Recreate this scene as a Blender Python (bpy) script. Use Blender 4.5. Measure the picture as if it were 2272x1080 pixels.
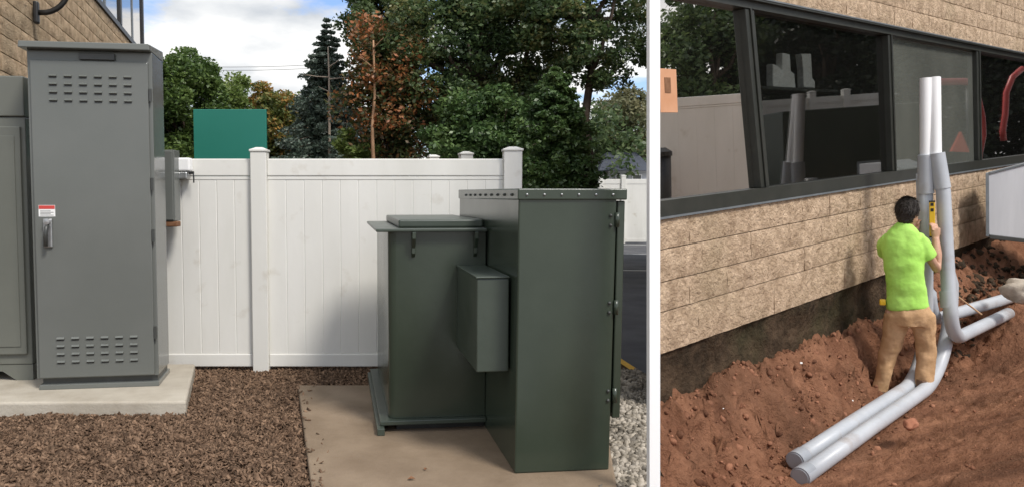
import bpy, bmesh, math, random
import numpy as np
from mathutils import Vector, Matrix, noise as mnoise
R = math.radians
random.seed(7); rng = np.random.default_rng(7)
SC = bpy.context.scene
COL = SC.collection
for o in list(bpy.data.objects): bpy.data.objects.remove(o)

# ------------------------------------------------------------------ camera
F, XC, YC, EYE_H, PITCH = 1700.0, 950.0, 540.0, 1.48, R(3.53)
cam_d = bpy.data.cameras.new('camera'); cam = bpy.data.objects.new('camera', cam_d); COL.objects.link(cam)
cam.location = (0, 0, EYE_H); cam.rotation_euler = (R(90) - PITCH, 0, 0)
cam_d.sensor_width = 36; cam_d.lens = 36 * F / 2272; cam_d.shift_x = (1136 - XC) / 2272
cam_d.clip_end = 2000; cam_d.clip_start = 0.05
SC.camera = cam
# ------------------------------------------------------------------ sky, sun, exposure
SUN_EL, SUN_AZ = R(51), R(140)          # azimuth clockwise from +Y (north)
wd = bpy.data.worlds.new('World'); SC.world = wd; wd.use_nodes = True
nt = wd.node_tree; nt.nodes.clear(); N = nt.nodes.new; L = nt.links.new
w_out = N('ShaderNodeOutputWorld'); w_bg = N('ShaderNodeBackground'); w_bg.inputs[1].default_value = 0.1
sky = N('ShaderNodeTexSky'); sky.sky_type = 'NISHITA'; sky.sun_disc = False
sky.sun_elevation = SUN_EL; sky.sun_rotation = SUN_AZ
tc = N('ShaderNodeTexCoord'); sep = N('ShaderNodeSeparateXYZ'); L(tc.outputs['Generated'], sep.inputs[0])
addz = N('ShaderNodeMath'); addz.operation = 'ADD'; addz.inputs[1].default_value = 0.22; L(sep.outputs[2], addz.inputs[0])
mxz = N('ShaderNodeMath'); mxz.operation = 'MAXIMUM'; mxz.inputs[1].default_value = 0.05; L(addz.outputs[0], mxz.inputs[0])
dv = N('ShaderNodeVectorMath'); dv.operation = 'DIVIDE'; L(tc.outputs['Generated'], dv.inputs[0])
cmb = N('ShaderNodeCombineXYZ'); [L(mxz.outputs[0], cmb.inputs[i]) for i in range(3)]; L(cmb.outputs[0], dv.inputs[1])
mp = N('ShaderNodeMapping'); mp.inputs['Location'].default_value = (3.1, 0.7, 0); L(dv.outputs[0], mp.inputs[0])
n1 = N('ShaderNodeTexNoise'); n1.inputs['Scale'].default_value = 1.55; n1.inputs['Detail'].default_value = 7; n1.inputs['Roughness'].default_value = 0.55; L(mp.outputs[0], n1.inputs[0])
r1 = N('ShaderNodeValToRGB'); r1.color_ramp.elements[0].position = 0.42; r1.color_ramp.elements[1].position = 0.49; L(n1.outputs[0], r1.inputs[0])
n2 = N('ShaderNodeTexNoise'); n2.inputs['Scale'].default_value = 1.9; n2.inputs['Detail'].default_value = 6; L(mp.outputs[0], n2.inputs[0])
r2 = N('ShaderNodeValToRGB'); e = r2.color_ramp.elements
e[0].position = 0.34; e[0].color = (4.6, 4.9, 5.3, 1); e[1].position = 0.50; e[1].color = (8.2, 8.2, 8.1, 1); L(n2.outputs[0], r2.inputs[0])
sk2 = N('ShaderNodeMixRGB'); sk2.blend_type = 'MULTIPLY'; sk2.inputs[0].default_value = 1; sk2.inputs[2].default_value = (1.15, 1.25, 1.5, 1); L(sky.outputs[0], sk2.inputs[1])
mx = N('ShaderNodeMixRGB'); L(r1.outputs[0], mx.inputs[0]); L(sk2.outputs[0], mx.inputs[1]); L(r2.outputs[0], mx.inputs[2])
L(mx.outputs[0], w_bg.inputs[0]); L(w_bg.outputs[0], w_out.inputs[0])
sd = bpy.data.lights.new('sun', 'SUN'); sun = bpy.data.objects.new('sun', sd); COL.objects.link(sun)
sd.energy = 2.4; sd.angle = R(14); sd.color = (1.0, 0.95, 0.87)
to_sun = Vector((math.sin(SUN_AZ) * math.cos(SUN_EL), math.cos(SUN_AZ) * math.cos(SUN_EL), math.sin(SUN_EL)))
sun.rotation_euler = to_sun.to_track_quat('Z', 'Y').to_euler(); sun.location = (10, -10, 20)
SC.view_settings.view_transform = 'Standard'; SC.view_settings.look = 'None'; SC.view_settings.gamma = 1
SC.view_settings.exposure = 0.45; SC.view_settings.use_curve_mapping = False
SC.cycles.max_bounces = 8; SC.cycles.transparent_max_bounces = 16; SC.cycles.use_denoising = True

# ------------------------------------------------------------------ survey helpers
eye = Vector((0, 0, EYE_H)); fw = Vector((0, math.cos(PITCH), -math.sin(PITCH))); up = Vector((0, math.sin(PITCH), math.cos(PITCH))); rt = Vector((1, 0, 0))
def c2w(a, b, c): return rt * a + fw * b + up * c
def ray(px, py): return c2w((px - XC) / F, 1, -(py - YC) / F)
def gz(px, py, z=0.0): r = ray(px, py); return eye + r * ((z - EYE_H) / r.z)
def gy(px, py, Y): r = ray(px, py); return eye + r * (Y / r.y)
# the excavated yard has its own frame: x along the block wall, y into the building, z up from grade
U = c2w(2000, 1700, 282).normalized(); W = -c2w(1350, 1700, -19820).normalized(); W = (W - U * W.dot(U)).normalized()
V = W.cross(U); RORG = eye + V * 2.95 - W * 1.48
RM = Matrix(((U.x, V.x, W.x, RORG.x), (U.y, V.y, W.y, RORG.y), (U.z, V.z, W.z, RORG.z), (0, 0, 0, 1)))
RI = RM.inverted()
def rat(px, py, Y): return RI @ (eye + ray(px, py) * Y)
def rpl(px, py, ax, val):
    e0 = RI @ eye; d = (RI.to_3x3() @ ray(px, py)); return e0 + d * ((val - e0[ax]) / d[ax])
NB = ray(1459, 0).cross(ray(1459, 1080))
def bx_s(y, z):                        # where the building ends at depth y and height z
    a = RM @ Vector((0, y, z)); return -(a - eye).dot(NB) / U.dot(NB)

# ------------------------------------------------------------------ mesh helpers
class MB:
    def __init__(s): s.v = []; s.f = []
    def add(s, vs, fs):
        n = len(s.v); s.v += [tuple(q) for q in vs]; s.f += [tuple(i + n for i in f) for f in fs]; return s
    def hexa(s, b, t):                 # bottom quad (ccw from above), top quad
        return s.add(list(b) + list(t), [(3, 2, 1, 0), (4, 5, 6, 7), (0, 1, 5, 4), (1, 2, 6, 5), (2, 3, 7, 6), (3, 0, 4, 7)])
    def box(s, x0, x1, y0, y1, z0, z1):
        return s.hexa([(x0, y0, z0), (x1, y0, z0), (x1, y1, z0), (x0, y1, z0)], [(x0, y0, z1), (x1, y0, z1), (x1, y1, z1), (x0, y1, z1)])
    def prism(s, pts, z0, z1):
        n = len(pts); vs = [(p[0], p[1], z0) for p in pts] + [(p[0], p[1], z1) for p in pts]
        return s.add(vs, [tuple(range(n - 1, -1, -1)), tuple(range(n, 2 * n))] + [(i, (i + 1) % n, n + (i + 1) % n, n + i) for i in range(n)])
    def tube(s, path, rad, seg=16, caps=True, ell=None):
        path = [Vector(p) for p in path]; n = len(path)
        if not hasattr(rad, '__len__'): rad = [rad] * n
        ref = None; rings = []
        for i, p in enumerate(path):
            t = (path[min(i + 1, n - 1)] - path[max(i - 1, 0)]).normalized()
            if ref is None:
                ref = Vector((1, 0, 0)) if abs(t.x) < 0.8 else Vector((0, 1, 0))
            a = (ref - t * ref.dot(t)).normalized(); ref = a; b = t.cross(a)
            r = rad[i]; ra, rb = r if hasattr(r, '__len__') else (r, r)
            rings.append([p + a * ra * math.cos(2 * math.pi * k / seg) + b * rb * math.sin(2 * math.pi * k / seg) for k in range(seg)])
        vs = [q for g in rings for q in g]; fs = []
        for i in range(n - 1):
            for k in range(seg):
                fs.append((i * seg + k, i * seg + (k + 1) % seg, (i + 1) * seg + (k + 1) % seg, (i + 1) * seg + k))
        if caps: fs += [tuple(range(seg - 1, -1, -1)), tuple((n - 1) * seg + k for k in range(seg))]
        return s.add(vs, fs)
    def lathe(s, prof, seg=20, cx=0, cy=0):
        vs = []; fs = []; n = len(prof)
        for r, z in prof:
            for k in range(seg): vs.append((cx + r * math.cos(2 * math.pi * k / seg), cy + r * math.sin(2 * math.pi * k / seg), z))
        for i in range(n - 1):
            for k in range(seg): fs.append((i * seg + k, i * seg + (k + 1) % seg, (i + 1) * seg + (k + 1) % seg, (i + 1) * seg + k))
        fs += [tuple(range(seg - 1, -1, -1)), tuple((n - 1) * seg + k for k in range(seg))]
        return s.add(vs, fs)
    def ball(s, c, rx, ry=None, rz=None, seg=12, rings=8):
        ry = ry or rx; rz = rz or rx; vs = []; fs = []
        for i in range(1, rings):
            a = math.pi * i / rings
            for k in range(seg):
                b = 2 * math.pi * k / seg; vs.append((c[0] + rx * math.sin(a) * math.cos(b), c[1] + ry * math.sin(a) * math.sin(b), c[2] - rz * math.cos(a)))
        nb = len(vs); vs += [(c[0], c[1], c[2] - rz), (c[0], c[1], c[2] + rz)]
        for i in range(rings - 2):
            for k in range(seg): fs.append((i * seg + k, i * seg + (k + 1) % seg, (i + 1) * seg + (k + 1) % seg, (i + 1) * seg + k))
        for k in range(seg):
            fs.append((nb, (k + 1) % seg, k)); fs.append((nb + 1, (rings - 2) * seg + k, (rings - 2) * seg + (k + 1) % seg))
        return s.add(vs, fs)
    def mesh(s, name):
        m = bpy.data.meshes.new(name); m.from_pydata(s.v, [], s.f); m.update(); return m
    def build(s, name, mat, parent=None, bevel=0, smooth=False, seg=2):
        return obj(name, s.mesh(name), mat, parent, bevel, smooth, seg)
def obj(name, me, mat, parent=None, bevel=0, smooth=False, seg=2):
    if mat and not me.materials: me.materials.append(mat)
    o = bpy.data.objects.new(name, me); COL.objects.link(o)
    if parent: o.parent = parent
    if smooth:
        for p in me.polygons: p.use_smooth = True
    if bevel:
        b = o.modifiers.new('bevel', 'BEVEL'); b.width = bevel; b.segments = seg; b.limit_method = 'ANGLE'; b.angle_limit = R(35)
    return o
def tag(o, label=None, cat=None, group=None, kind=None):
    if label: o['label'] = label
    if cat: o['category'] = cat
    if group: o['group'] = group
    if kind: o['kind'] = kind
    return o
def place(o, loc=(0, 0, 0), rz=0, frame=None):
    m = Matrix.Translation(Vector(loc)) @ Matrix.Rotation(rz, 4, 'Z')
    o.matrix_world = (RM @ m) if frame == 'R' else m
    return o
def thing(name, label, cat, loc=(0, 0, 0), rz=0, frame=None, group=None):
    o = bpy.data.objects.new(name, None); COL.objects.link(o); o.empty_display_size = 0.1
    return tag(place(o, loc, rz, frame), label, cat, group)
def shade_auto(o, ang=40):
    me = o.data
    for p in me.polygons: p.use_smooth = True
    me.set_sharp_from_angle(angle=R(ang))

# ------------------------------------------------------------------ materials
MATS = {}
def mat(name, c1, c2=None, rough=0.6, scale=6, detail=6, bump=0.0, bscale=None, metal=0, spec=0.5, rvar=0.0, lo=0.35, hi=0.65, island=0.0, stain=None, bdist=0.02, stretch=None):
    m = bpy.data.materials.new(name); m.use_nodes = True; t = m.node_tree; n = t.nodes; l = t.links
    b = n['Principled BSDF']; b.inputs['Roughness'].default_value = rough; b.inputs['Metallic'].default_value = metal; b.inputs['Specular IOR Level'].default_value = spec
    geo = n.new('ShaderNodeNewGeometry'); pos = geo.outputs['Position']
    if stretch:
        mpn = n.new('ShaderNodeMapping'); mpn.inputs['Scale'].default_value = stretch; l.new(pos, mpn.inputs[0]); pos = mpn.outputs[0]
    nz = n.new('ShaderNodeTexNoise'); nz.inputs['Scale'].default_value = scale; nz.inputs['Detail'].default_value = detail; nz.inputs['Roughness'].default_value = 0.6; l.new(pos, nz.inputs[0])
    rp = n.new('ShaderNodeValToRGB'); rp.color_ramp.elements[0].position = lo; rp.color_ramp.elements[1].position = hi
    rp.color_ramp.elements[0].color = (*c1, 1); rp.color_ramp.elements[1].color = (*(c2 or c1), 1); l.new(nz.outputs[0], rp.inputs[0])
    out = rp.outputs[0]
    if stain:                          # (colour, scale, lo, hi, amount)
        ns = n.new('ShaderNodeTexNoise'); ns.inputs['Scale'].default_value = stain[1]; ns.inputs['Detail'].default_value = 8; l.new(geo.outputs['Position'], ns.inputs[0])
        mr = n.new('ShaderNodeMapRange'); mr.inputs[1].default_value = stain[2]; mr.inputs[2].default_value = stain[3]; mr.inputs[4].default_value = stain[4]; l.new(ns.outputs[0], mr.inputs[0])
        mm = n.new('ShaderNodeMixRGB'); mm.inputs[2].default_value = (*stain[0], 1); l.new(mr.outputs[0], mm.inputs[0]); l.new(out, mm.inputs[1]); out = mm.outputs[0]
    if island:
        hsv = n.new('ShaderNodeHueSaturation'); mr = n.new('ShaderNodeMapRange'); mr.inputs[3].default_value = 1 - island; mr.inputs[4].default_value = 1 + island
        l.new(geo.outputs['Random Per Island'], mr.inputs[0]); l.new(mr.outputs[0], hsv.inputs['Value']); l.new(out, hsv.inputs['Color']); out = hsv.outputs[0]
    l.new(out, b.inputs['Base Color'])
    if rvar:
        mr = n.new('ShaderNodeMapRange'); mr.inputs[3].default_value = max(0.02, rough - rvar); mr.inputs[4].default_value = min(1, rough + rvar); l.new(nz.outputs[0], mr.inputs[0]); l.new(mr.outputs[0], b.inputs['Roughness'])
    if bump:
        nb = n.new('ShaderNodeTexNoise'); nb.inputs['Scale'].default_value = bscale or scale * 3; nb.inputs['Detail'].default_value = 8; nb.inputs['Roughness'].default_value = 0.65; l.new(geo.outputs['Position'], nb.inputs[0])
        bp = n.new('ShaderNodeBump'); bp.inputs['Strength'].default_value = bump; bp.inputs['Distance'].default_value = bdist; l.new(nb.outputs[0], bp.inputs['Height']); l.new(bp.outputs[0], b.inputs['Normal'])
    MATS[name] = m; return m
M = MATS
mat('split_block', (.40, .285, .18), (.66, .495, .325), .95, 7, 10, 1.0, 34, spec=.1, stain=((.26, .22, .15), 1.3, .5, .75, .5), bdist=.035)
mat('split_block_grey', (.42, .30, .20), (.70, .525, .365), .95, 9, 12, 1.0, 26, spec=.1, bdist=.05, stain=((.36, .285, .175), 1.1, .52, .75, .5))
mat('mortar', (.26, .19, .125), (.34, .255, .17), .95, 9, bump=.4, spec=.1)
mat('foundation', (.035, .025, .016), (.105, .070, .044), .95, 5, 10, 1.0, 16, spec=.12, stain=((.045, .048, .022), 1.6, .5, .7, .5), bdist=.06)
mat('cab_grey', (.128, .136, .126), (.142, .149, .139), .17, 1.5, 4, .03, 60, spec=.45, rvar=.06)
mat('gen_grey', (.128, .134, .115), (.145, .15, .13), .38, 1.5, 4, .03, 60, spec=.4, rvar=.06)
mat('xfmr_green', (.031, .043, .030), (.039, .052, .037), .22, 2.0, 4, .03, 50, spec=.5, rvar=.07)
mat('xfmr_lid', (.040, .053, .040), (.050, .064, .050), .35, 5, 4, .05, 50, spec=.5, rvar=.1)
mat('black', (.012, .012, .012), (.02, .02, .02), .45)
mat('dark_metal', (.045, .048, .045), (.06, .062, .058), .4, 8)
mat('steel', (.35, .36, .36), (.5, .5, .5), .35, 20, metal=.8)
mat('vinyl', (.69, .68, .635), (.76, .75, .71), .42, 2.5, 5, .04, 18, spec=.35, stain=((.42, .36, .27), 5.0, .62, .82, .55), stretch=(1, 1, .25))
mat('white_paint', (.86, .86, .855), (.88, .88, .875), .5, 3)
mat('concrete', (.36, .32, .26), (.48, .44, .37), .88, 3, 9, .3, 60, spec=.2, stain=((.30, .26, .2), 2.2, .55, .8, .4))
mat('concrete_tan', (.185, .135, .09), (.275, .208, .145), .85, 2.5, 9, .3, 60, spec=.25, stain=((.17, .12, .08), 1.7, .52, .75, .5))
mat('soil_brown', (.08, .050, .031), (.14, .09, .057), .95, 14, 8, 1.0, 40, spec=.1)
mat('mulch', (.10, .061, .039), (.21, .137, .09), .9, 22, 4, .3, 90, spec=.15, island=.5)
mat('gravel_stone', (.19, .165, .13), (.37, .33, .275), .85, 9, 4, .3, 60, spec=.2, island=.55)
mat('asphalt', (.075, .075, .08), (.115, .115, .12), .9, 1.6, 10, .4, 120, spec=.3)
mat('line_white', (.55, .55, .52), (.7, .7, .68), .8, 12)
mat('line_yellow', (.62, .34, .03), (.72, .42, .05), .75, 12)
mat('dirt', (.185, .084, .048), (.33, .162, .094), .95, 3.2, 12, 1.0, 26, spec=.12, stain=((.055, .034, .022), 1.3, .5, .72, .5), bdist=.045)
mat('dirt_dark', (.035, .026, .018), (.10, .070, .046), .95, 5, 10, 1.0, 22, spec=.12, bdist=.04)  # dark earth tone, with the trailer's shade included in the colour
mat('clod', (.15, .068, .04), (.29, .14, .085), .95, 6, 6, .6, 40, spec=.1, island=.45)
mat('rock_pale', (.36, .31, .25), (.55, .48, .40), .9, 9, 8, .7, 26, spec=.2)
mat('rock_red', (.30, .12, .07), (.40, .18, .11), .9, 9, 8, .6, 26, spec=.2)
mat('pvc_grey', (.42, .445, .48), (.49, .515, .55), .38, 3, 6, .03, 40, spec=.4, stain=((.27, .19, .14), 4.2, .58, .8, .6))
mat('pvc_dark', (.27, .29, .32), (.33, .35, .38), .4, 6, spec=.4)
mat('pvc_white', (.84, .84, .84), (.88, .88, .88), .35, 4, spec=.45)
mat('frame_bronze', (.022, .024, .019), (.032, .033, .027), .42, 7, spec=.4)
mat('frame_edge', (.12, .135, .145), (.16, .175, .185), .4, 7, spec=.5)
mat('pane3', (.115, .118, .100), (.145, .148, .128), .35, 1.5, 5)
mat('pane_grey', (.10, .104, .09), (.125, .13, .112), .03, 1.5, 5, spec=.9)  # even grey diffuse tone under a glossy surface
M['pane_grey'].node_tree.nodes['Principled BSDF'].inputs['IOR'].default_value = 2.0
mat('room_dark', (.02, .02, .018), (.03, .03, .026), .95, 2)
mat('orange_sign', (.55, .27, .14), (.62, .33, .19), .6, 5)
mat('white_sheet', (.8, .8, .78), (.85, .85, .83), .5, 5)
mat('teal', (.010, .165, .120), (.013, .18, .135), .5, 1.2)
mat('slate', (.035, .04, .055), (.06, .07, .092), .8, 12, 6, .5, 40)
mat('siding', (.46, .47, .49), (.56, .57, .59), .45, 3, 6, stretch=(1, 1, .15))
mat('bark', (.055, .042, .032), (.13, .10, .078), .95, 12, 8, .8, 30, spec=.1, stretch=(1, 1, .2))
mat('bark_pale', (.30, .25, .20), (.46, .38, .30), .95, 10, 8, .7, 30, spec=.1, stretch=(1, 1, .25))
mat('bark_orange', (.28, .17, .10), (.46, .28, .17), .95, 10, 8, .7, 30, spec=.1, stretch=(1, 1, .25))
mat('skin', (.50, .28, .19), (.58, .35, .25), .5, 20, spec=.35)
mat('hair', (.016, .012, .009), (.035, .026, .02), .55, 40, bump=.6, bscale=120)
mat('hivis', (.38, .72, .12), (.46, .80, .17), .8, 5, 5, .2, 30, spec=.2)
mat('khaki', (.47, .29, .15), (.62, .40, .225), .85, 9, 6, .3, 30, spec=.2, stain=((.24, .13, .06), 6, .55, .75, .5))
mat('boot', (.10, .055, .03), (.15, .085, .05), .8, 12)
mat('yellow', (.80, .48, .02), (.84, .53, .03), .4, 6)
mat('red_paint', (.36, .035, .03), (.42, .05, .04), .35, 6)
mat('orange_red', (.80, .10, .04), (.85, .13, .05), .5, 6)
mat('wood', (.42, .24, .12), (.52, .32, .18), .8, 12)
mat('red_label', (.55, .06, .05), None, .5)
mat('rust', (.16, .07, .03), (.24, .12, .06), .9, 20)
def leaf_mat(name, cols, scale=0.9, trans=.35):
    m = bpy.data.materials.new(name); m.use_nodes = True; t = m.node_tree; n = t.nodes; l = t.links; n.clear()
    out = n.new('ShaderNodeOutputMaterial'); d = n.new('ShaderNodeBsdfPrincipled'); tr = n.new('ShaderNodeBsdfTranslucent'); mixs = n.new('ShaderNodeMixShader')
    d.inputs['Roughness'].default_value = .42; d.inputs['Specular IOR Level'].default_value = .5; mixs.inputs[0].default_value = trans
    geo = n.new('ShaderNodeNewGeometry'); nz = n.new('ShaderNodeTexNoise'); nz.inputs['Scale'].default_value = scale; nz.inputs['Detail'].default_value = 3; l.new(geo.outputs['Position'], nz.inputs[0])
    ad = n.new('ShaderNodeMath'); ad.operation = 'MULTIPLY_ADD'; ad.inputs[1].default_value = .38; l.new(geo.outputs['Random Per Island'], ad.inputs[0])
    sb = n.new('ShaderNodeMath'); sb.operation = 'SUBTRACT'; sb.inputs[1].default_value = .19; l.new(nz.outputs[0], sb.inputs[0]); l.new(sb.outputs[0], ad.inputs[2])
    rp = n.new('ShaderNodeValToRGB'); el = rp.color_ramp.elements; el[0].position = .3; el[1].position = .7
    el[0].color = (*cols[0], 1); el[1].color = (*cols[-1], 1)
    for i, c in enumerate(cols[1:-1]): q = el.new(.3 + .4 * (i + 1) / (len(cols) - 1)); q.color = (*c, 1)
    l.new(ad.outputs[0], rp.inputs[0]); l.new(rp.outputs[0], d.inputs['Base Color']); l.new(rp.outputs[0], tr.inputs[0])
    l.new(d.outputs[0], mixs.inputs[1]); l.new(tr.outputs[0], mixs.inputs[2]); l.new(mixs.outputs[0], out.inputs[0]); M[name] = m; return m
leaf_mat('leaf_green', [(0.056, 0.1, 0.025), (0.1, 0.163, 0.04), (0.175, 0.25, 0.069)])
leaf_mat('leaf_light', [(0.094, 0.144, 0.031), (0.15, 0.213, 0.05), (0.237, 0.3, 0.088)])
leaf_mat('leaf_mixed', [(0.088, 0.125, 0.031), (0.175, 0.188, 0.05), (0.475, 0.25, 0.062)])
leaf_mat('leaf_dark', [(0.046, 0.078, 0.029), (0.078, 0.121, 0.043), (0.138, 0.186, 0.065)])
leaf_mat('leaf_orange', [(.05, .075, .025), (.085, .105, .035), (.26, .13, .05), (.45, .17, .065)], 1.1)
leaf_mat('leaf_oak', [(0.048, 0.084, 0.034), (0.084, 0.138, 0.05), (0.132, 0.186, 0.072), (0.204, 0.198, 0.072)], .7)
leaf_mat('leaf_spruce', [(.06, .09, .066), (.10, .14, .105), (.15, .19, .15)], 1.2, .15)
leaf_mat('leaf_darkened', [(.012, .02, .009), (.02, .032, .013), (.035, .05, .02)], 1.0, .2)  # leaf colour darkened so the panes mirror near black
leaf_mat('leaf_pale', [(.12, .13, .06), (.18, .18, .09), (.25, .23, .12)], .8)
leaf_mat('leaf_cedar', [(0.046, 0.093, 0.029), (0.079, 0.144, 0.043), (0.129, 0.201, 0.064)], 1.4, .2)
def glass_mat(name, refl, tint, rough=.01):
    m = bpy.data.materials.new(name); m.use_nodes = True; n = m.node_tree.nodes; l = m.node_tree.links; n.clear()
    out = n.new('ShaderNodeOutputMaterial'); g = n.new('ShaderNodeBsdfGlossy'); g.inputs['Roughness'].default_value = rough; g.inputs[0].default_value = (.96, .93, .9, 1)
    t = n.new('ShaderNodeBsdfTransparent'); t.inputs[0].default_value = (*tint, 1); lw = n.new('ShaderNodeLayerWeight'); lw.inputs[0].default_value = .5; pw = n.new('ShaderNodeMath'); pw.operation = 'POWER'; pw.inputs[1].default_value = 4.4; l.new(lw.outputs['Facing'], pw.inputs[0])
    fr = n.new('ShaderNodeMapRange'); fr.inputs[3].default_value = refl; fr.inputs[4].default_value = 1.0; l.new(pw.outputs[0], fr.inputs[0])
    mixs = n.new('ShaderNodeMixShader'); l.new(fr.outputs[0], mixs.inputs[0]); l.new(t.outputs[0], mixs.inputs[1]); l.new(g.outputs[0], mixs.inputs[2]); df = n.new('ShaderNodeBsdfDiffuse'); df.inputs[0].default_value = (.30, .30, .27, 1); m2 = n.new('ShaderNodeMixShader'); m2.inputs[0].default_value = .010
    l.new(mixs.outputs[0], m2.inputs[1]); l.new(df.outputs[0], m2.inputs[2]); l.new(m2.outputs[0], out.inputs[0]); M[name] = m
glass_mat('glass_coated', .78, (.5, .5, .48)); glass_mat('glass_dark', .05, (.62, .63, .62)); glass_mat('glass_far', .22, (.6, .6, .6)); glass_mat('glass_sky', .4, (.3, .33, .36))

# ================================================================== SETTING: equipment yard (left)
YAW = R(11); YT = R(8.4)
def boundary(Y): return (1453 - XC) / F * Y * 1.0
# ground sheet reaching the horizon, ending on the right at the edge of the dig
g = MB(); b0 = gz(1453, 1400); b1 = gz(1453, 440)
g.add([(-400, -60, 0), (b0.x - b0.y * 0.0 - 2.5, -60, 0), (b0.x, b0.y, 0), (b1.x, b1.y, 0), (b1.x, 600, 0), (-400, 600, 0)], [(0, 1, 2, 5), (2, 3, 4, 5)])
tag(g.build('ground', M['soil_brown']), kind='structure')
# asphalt lot beyond the yard
a0 = gz(1453, 838, .004); a1 = gz(1453, 441, .004)
cA = gz(1376, 800, .004)
as_ = MB(); far = Vector((cA.x - 3, 120, .006))
as_.add([(cA.x, cA.y, .006), (a0.x, a0.y, .006), (a1.x, a1.y, .006), (-60, 330, .006), (-60, 10.5, .006), (cA.x - .3, 10.5, .006)], [(0, 1, 2, 3, 4, 5)])
tag(as_.build('asphalt_road', M['asphalt']), kind='structure')
def stripe(p, q, wd, name, m, z=.011):
    p = Vector(p); q = Vector(q); d = (q - p).normalized(); nn = Vector((-d.y, d.x, 0)) * wd / 2
    o = MB().add([p - nn, q - nn, q + nn, p + nn], [(0, 1, 2, 3)]).build(name, m); o.location.z = z
    return tag(o, kind='structure')
k0 = gz(1383, 806); k1 = gz(1453, 852)
stripe(k0.lerp(k1, -.5), k1, .07, 'yellow_line', M['line_yellow'])
for yy in (543, 563, 600):
    p0 = gz(1330, yy); p1 = gz(1448, yy + 1); stripe(p0, p1, .12, 'parking_line', M['line_white'])
# far kerb painted yellow with a brown verge behind it
q0 = gz(1290, 530); q1 = gz(1446, 527)
kb = MB(); dq = (q1 - q0).normalized(); nq = Vector((-dq.y, dq.x, 0))
kb.hexa([q0, q1, q1 + nq * .3, q0 + nq * .3], [v + Vector((0, 0, .17)) for v in (q0, q1, q1 + nq * .3, q0 + nq * .3)])
tag(kb.build('yellow_kerb', M['line_yellow'], bevel=.03), kind='structure')
vb = MB(); vb.hexa([q0 + nq * .3, q1 + nq * .3, q1 + nq * 6, q0 + nq * 6], [v + Vector((0, 0, .15)) for v in (q0 + nq * .3, q1 + nq * .3, q1 + nq * 6 + Vector((0, 0, .35)), q0 + nq * 6 + Vector((0, 0, .35)))])
tag(vb.build('far_verge', M['mulch']), kind='structure')
# concrete pads
pz = .10
c = [gz(-260, 893, pz), gz(413, 889, pz), gz(433, 806, pz), gz(-260, 806, pz)]
pad = MB().hexa([Vector((v.x, v.y, -.05)) for v in c], c).build('concrete_pad', M['concrete'], bevel=.018, seg=3); tag(pad, kind='structure')
tz = .05
c = [gz(693, 1095, tz), gz(1400, 1170, tz), gz(1415, 860, tz), gz(661, 853, tz)]
c[1] = gz(1372, 1095, tz); c[2] = gz(1330, 853, tz)
PAD2 = [Vector(v) for v in c]
pad2 = MB().hexa([Vector((v.x, v.y, -.05)) for v in c], c).build('concrete_pad', M['concrete_tan'], bevel=.012, seg=2); tag(pad2, kind='structure')

# scatter helper: one mesh of many small pieces ("stuff")
def scatter(name, pts, shape_v, shape_f, sizes, m, flat=.6, label=None, frame=None, stretch=1.0, cat=None, tilt=.5, parent=None):
    sv = np.array(shape_v, float); n = len(pts); k = len(sv)
    ang = rng.uniform(0, 2 * math.pi, (n, 3)) * np.array([tilt, tilt, 1])
    cx, cy, cz = np.cos(ang).T; sx, sy, sz = np.sin(ang).T
    Rm = np.empty((n, 3, 3))
    Rm[:, 0, 0] = cz * cy; Rm[:, 0, 1] = cz * sy * sx - sz * cx; Rm[:, 0, 2] = cz * sy * cx + sz * sx
    Rm[:, 1, 0] = sz * cy; Rm[:, 1, 1] = sz * sy * sx + cz * cx; Rm[:, 1, 2] = sz * sy * cx - cz * sx
    Rm[:, 2, 0] = -sy; Rm[:, 2, 1] = cy * sx; Rm[:, 2, 2] = cy * cx
    S = sizes[:, None] * np.stack([rng.uniform(.7, 1.3, n) * stretch, rng.uniform(.6, 1.1, n), rng.uniform(.6, 1.2, n) * flat], 1)
    loc = sv[None] * S[:, None, :] * (1 + rng.uniform(-.22, .22, (n, k, 1)))
    vv = np.einsum('nij,nkj->nki', Rm, loc) + np.asarray(pts)[:, None, :]
    return big_mesh(name, vv.reshape(-1, 3), shape_f, n, k, m, label, frame, cat, parent)
def big_mesh(name, verts, faces, n, k, m, label=None, frame=None, cat=None, parent=None, kind='stuff', smooth=False):
    fa = np.array(faces, int); fl = fa.shape[1]
    idx = (fa[None] + (np.arange(n) * k)[:, None, None]).reshape(-1)
    me = bpy.data.meshes.new(name); me.vertices.add(len(verts)); me.vertices.foreach_set('co', np.ascontiguousarray(verts, np.float32).reshape(-1))
    nf = len(idx) // fl; me.loops.add(len(idx)); me.loops.foreach_set('vertex_index', idx.astype(np.int32)); me.polygons.add(nf)
    me.polygons.foreach_set('loop_start', np.arange(0, len(idx), fl, dtype=np.int32)); me.polygons.foreach_set('loop_total', np.full(nf, fl, np.int32))
    me.update(calc_edges=True); me.validate()
    o = obj(name, me, m, parent, smooth=smooth)
    if frame == 'R': o.matrix_world = RM
    if parent is None: tag(o, label, cat, kind=kind)
    return o
BOXV = [(-1, -1, -1), (1, -1, -1), (1, 1, -1), (-1, 1, -1), (-1, -1, 1), (1, -1, 1), (1, 1, 1), (-1, 1, 1)]
BOXF = [(3, 2, 1, 0), (4, 5, 6, 7), (0, 1, 5, 4), (1, 2, 6, 5), (2, 3, 7, 6), (3, 0, 4, 7)]
def ico(sub=1):
    bm = bmesh.new(); bmesh.ops.create_icosphere(bm, subdivisions=sub, radius=1)
    v = [tuple(q.co) for q in bm.verts]; f = [tuple(q.index for q in t.verts) for t in bm.faces]; bm.free(); return v, f
def side(p, a, b): return (b.x - a.x) * (p[1] - a.y) - (b.y - a.y) * (p[0] - a.x)
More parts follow.
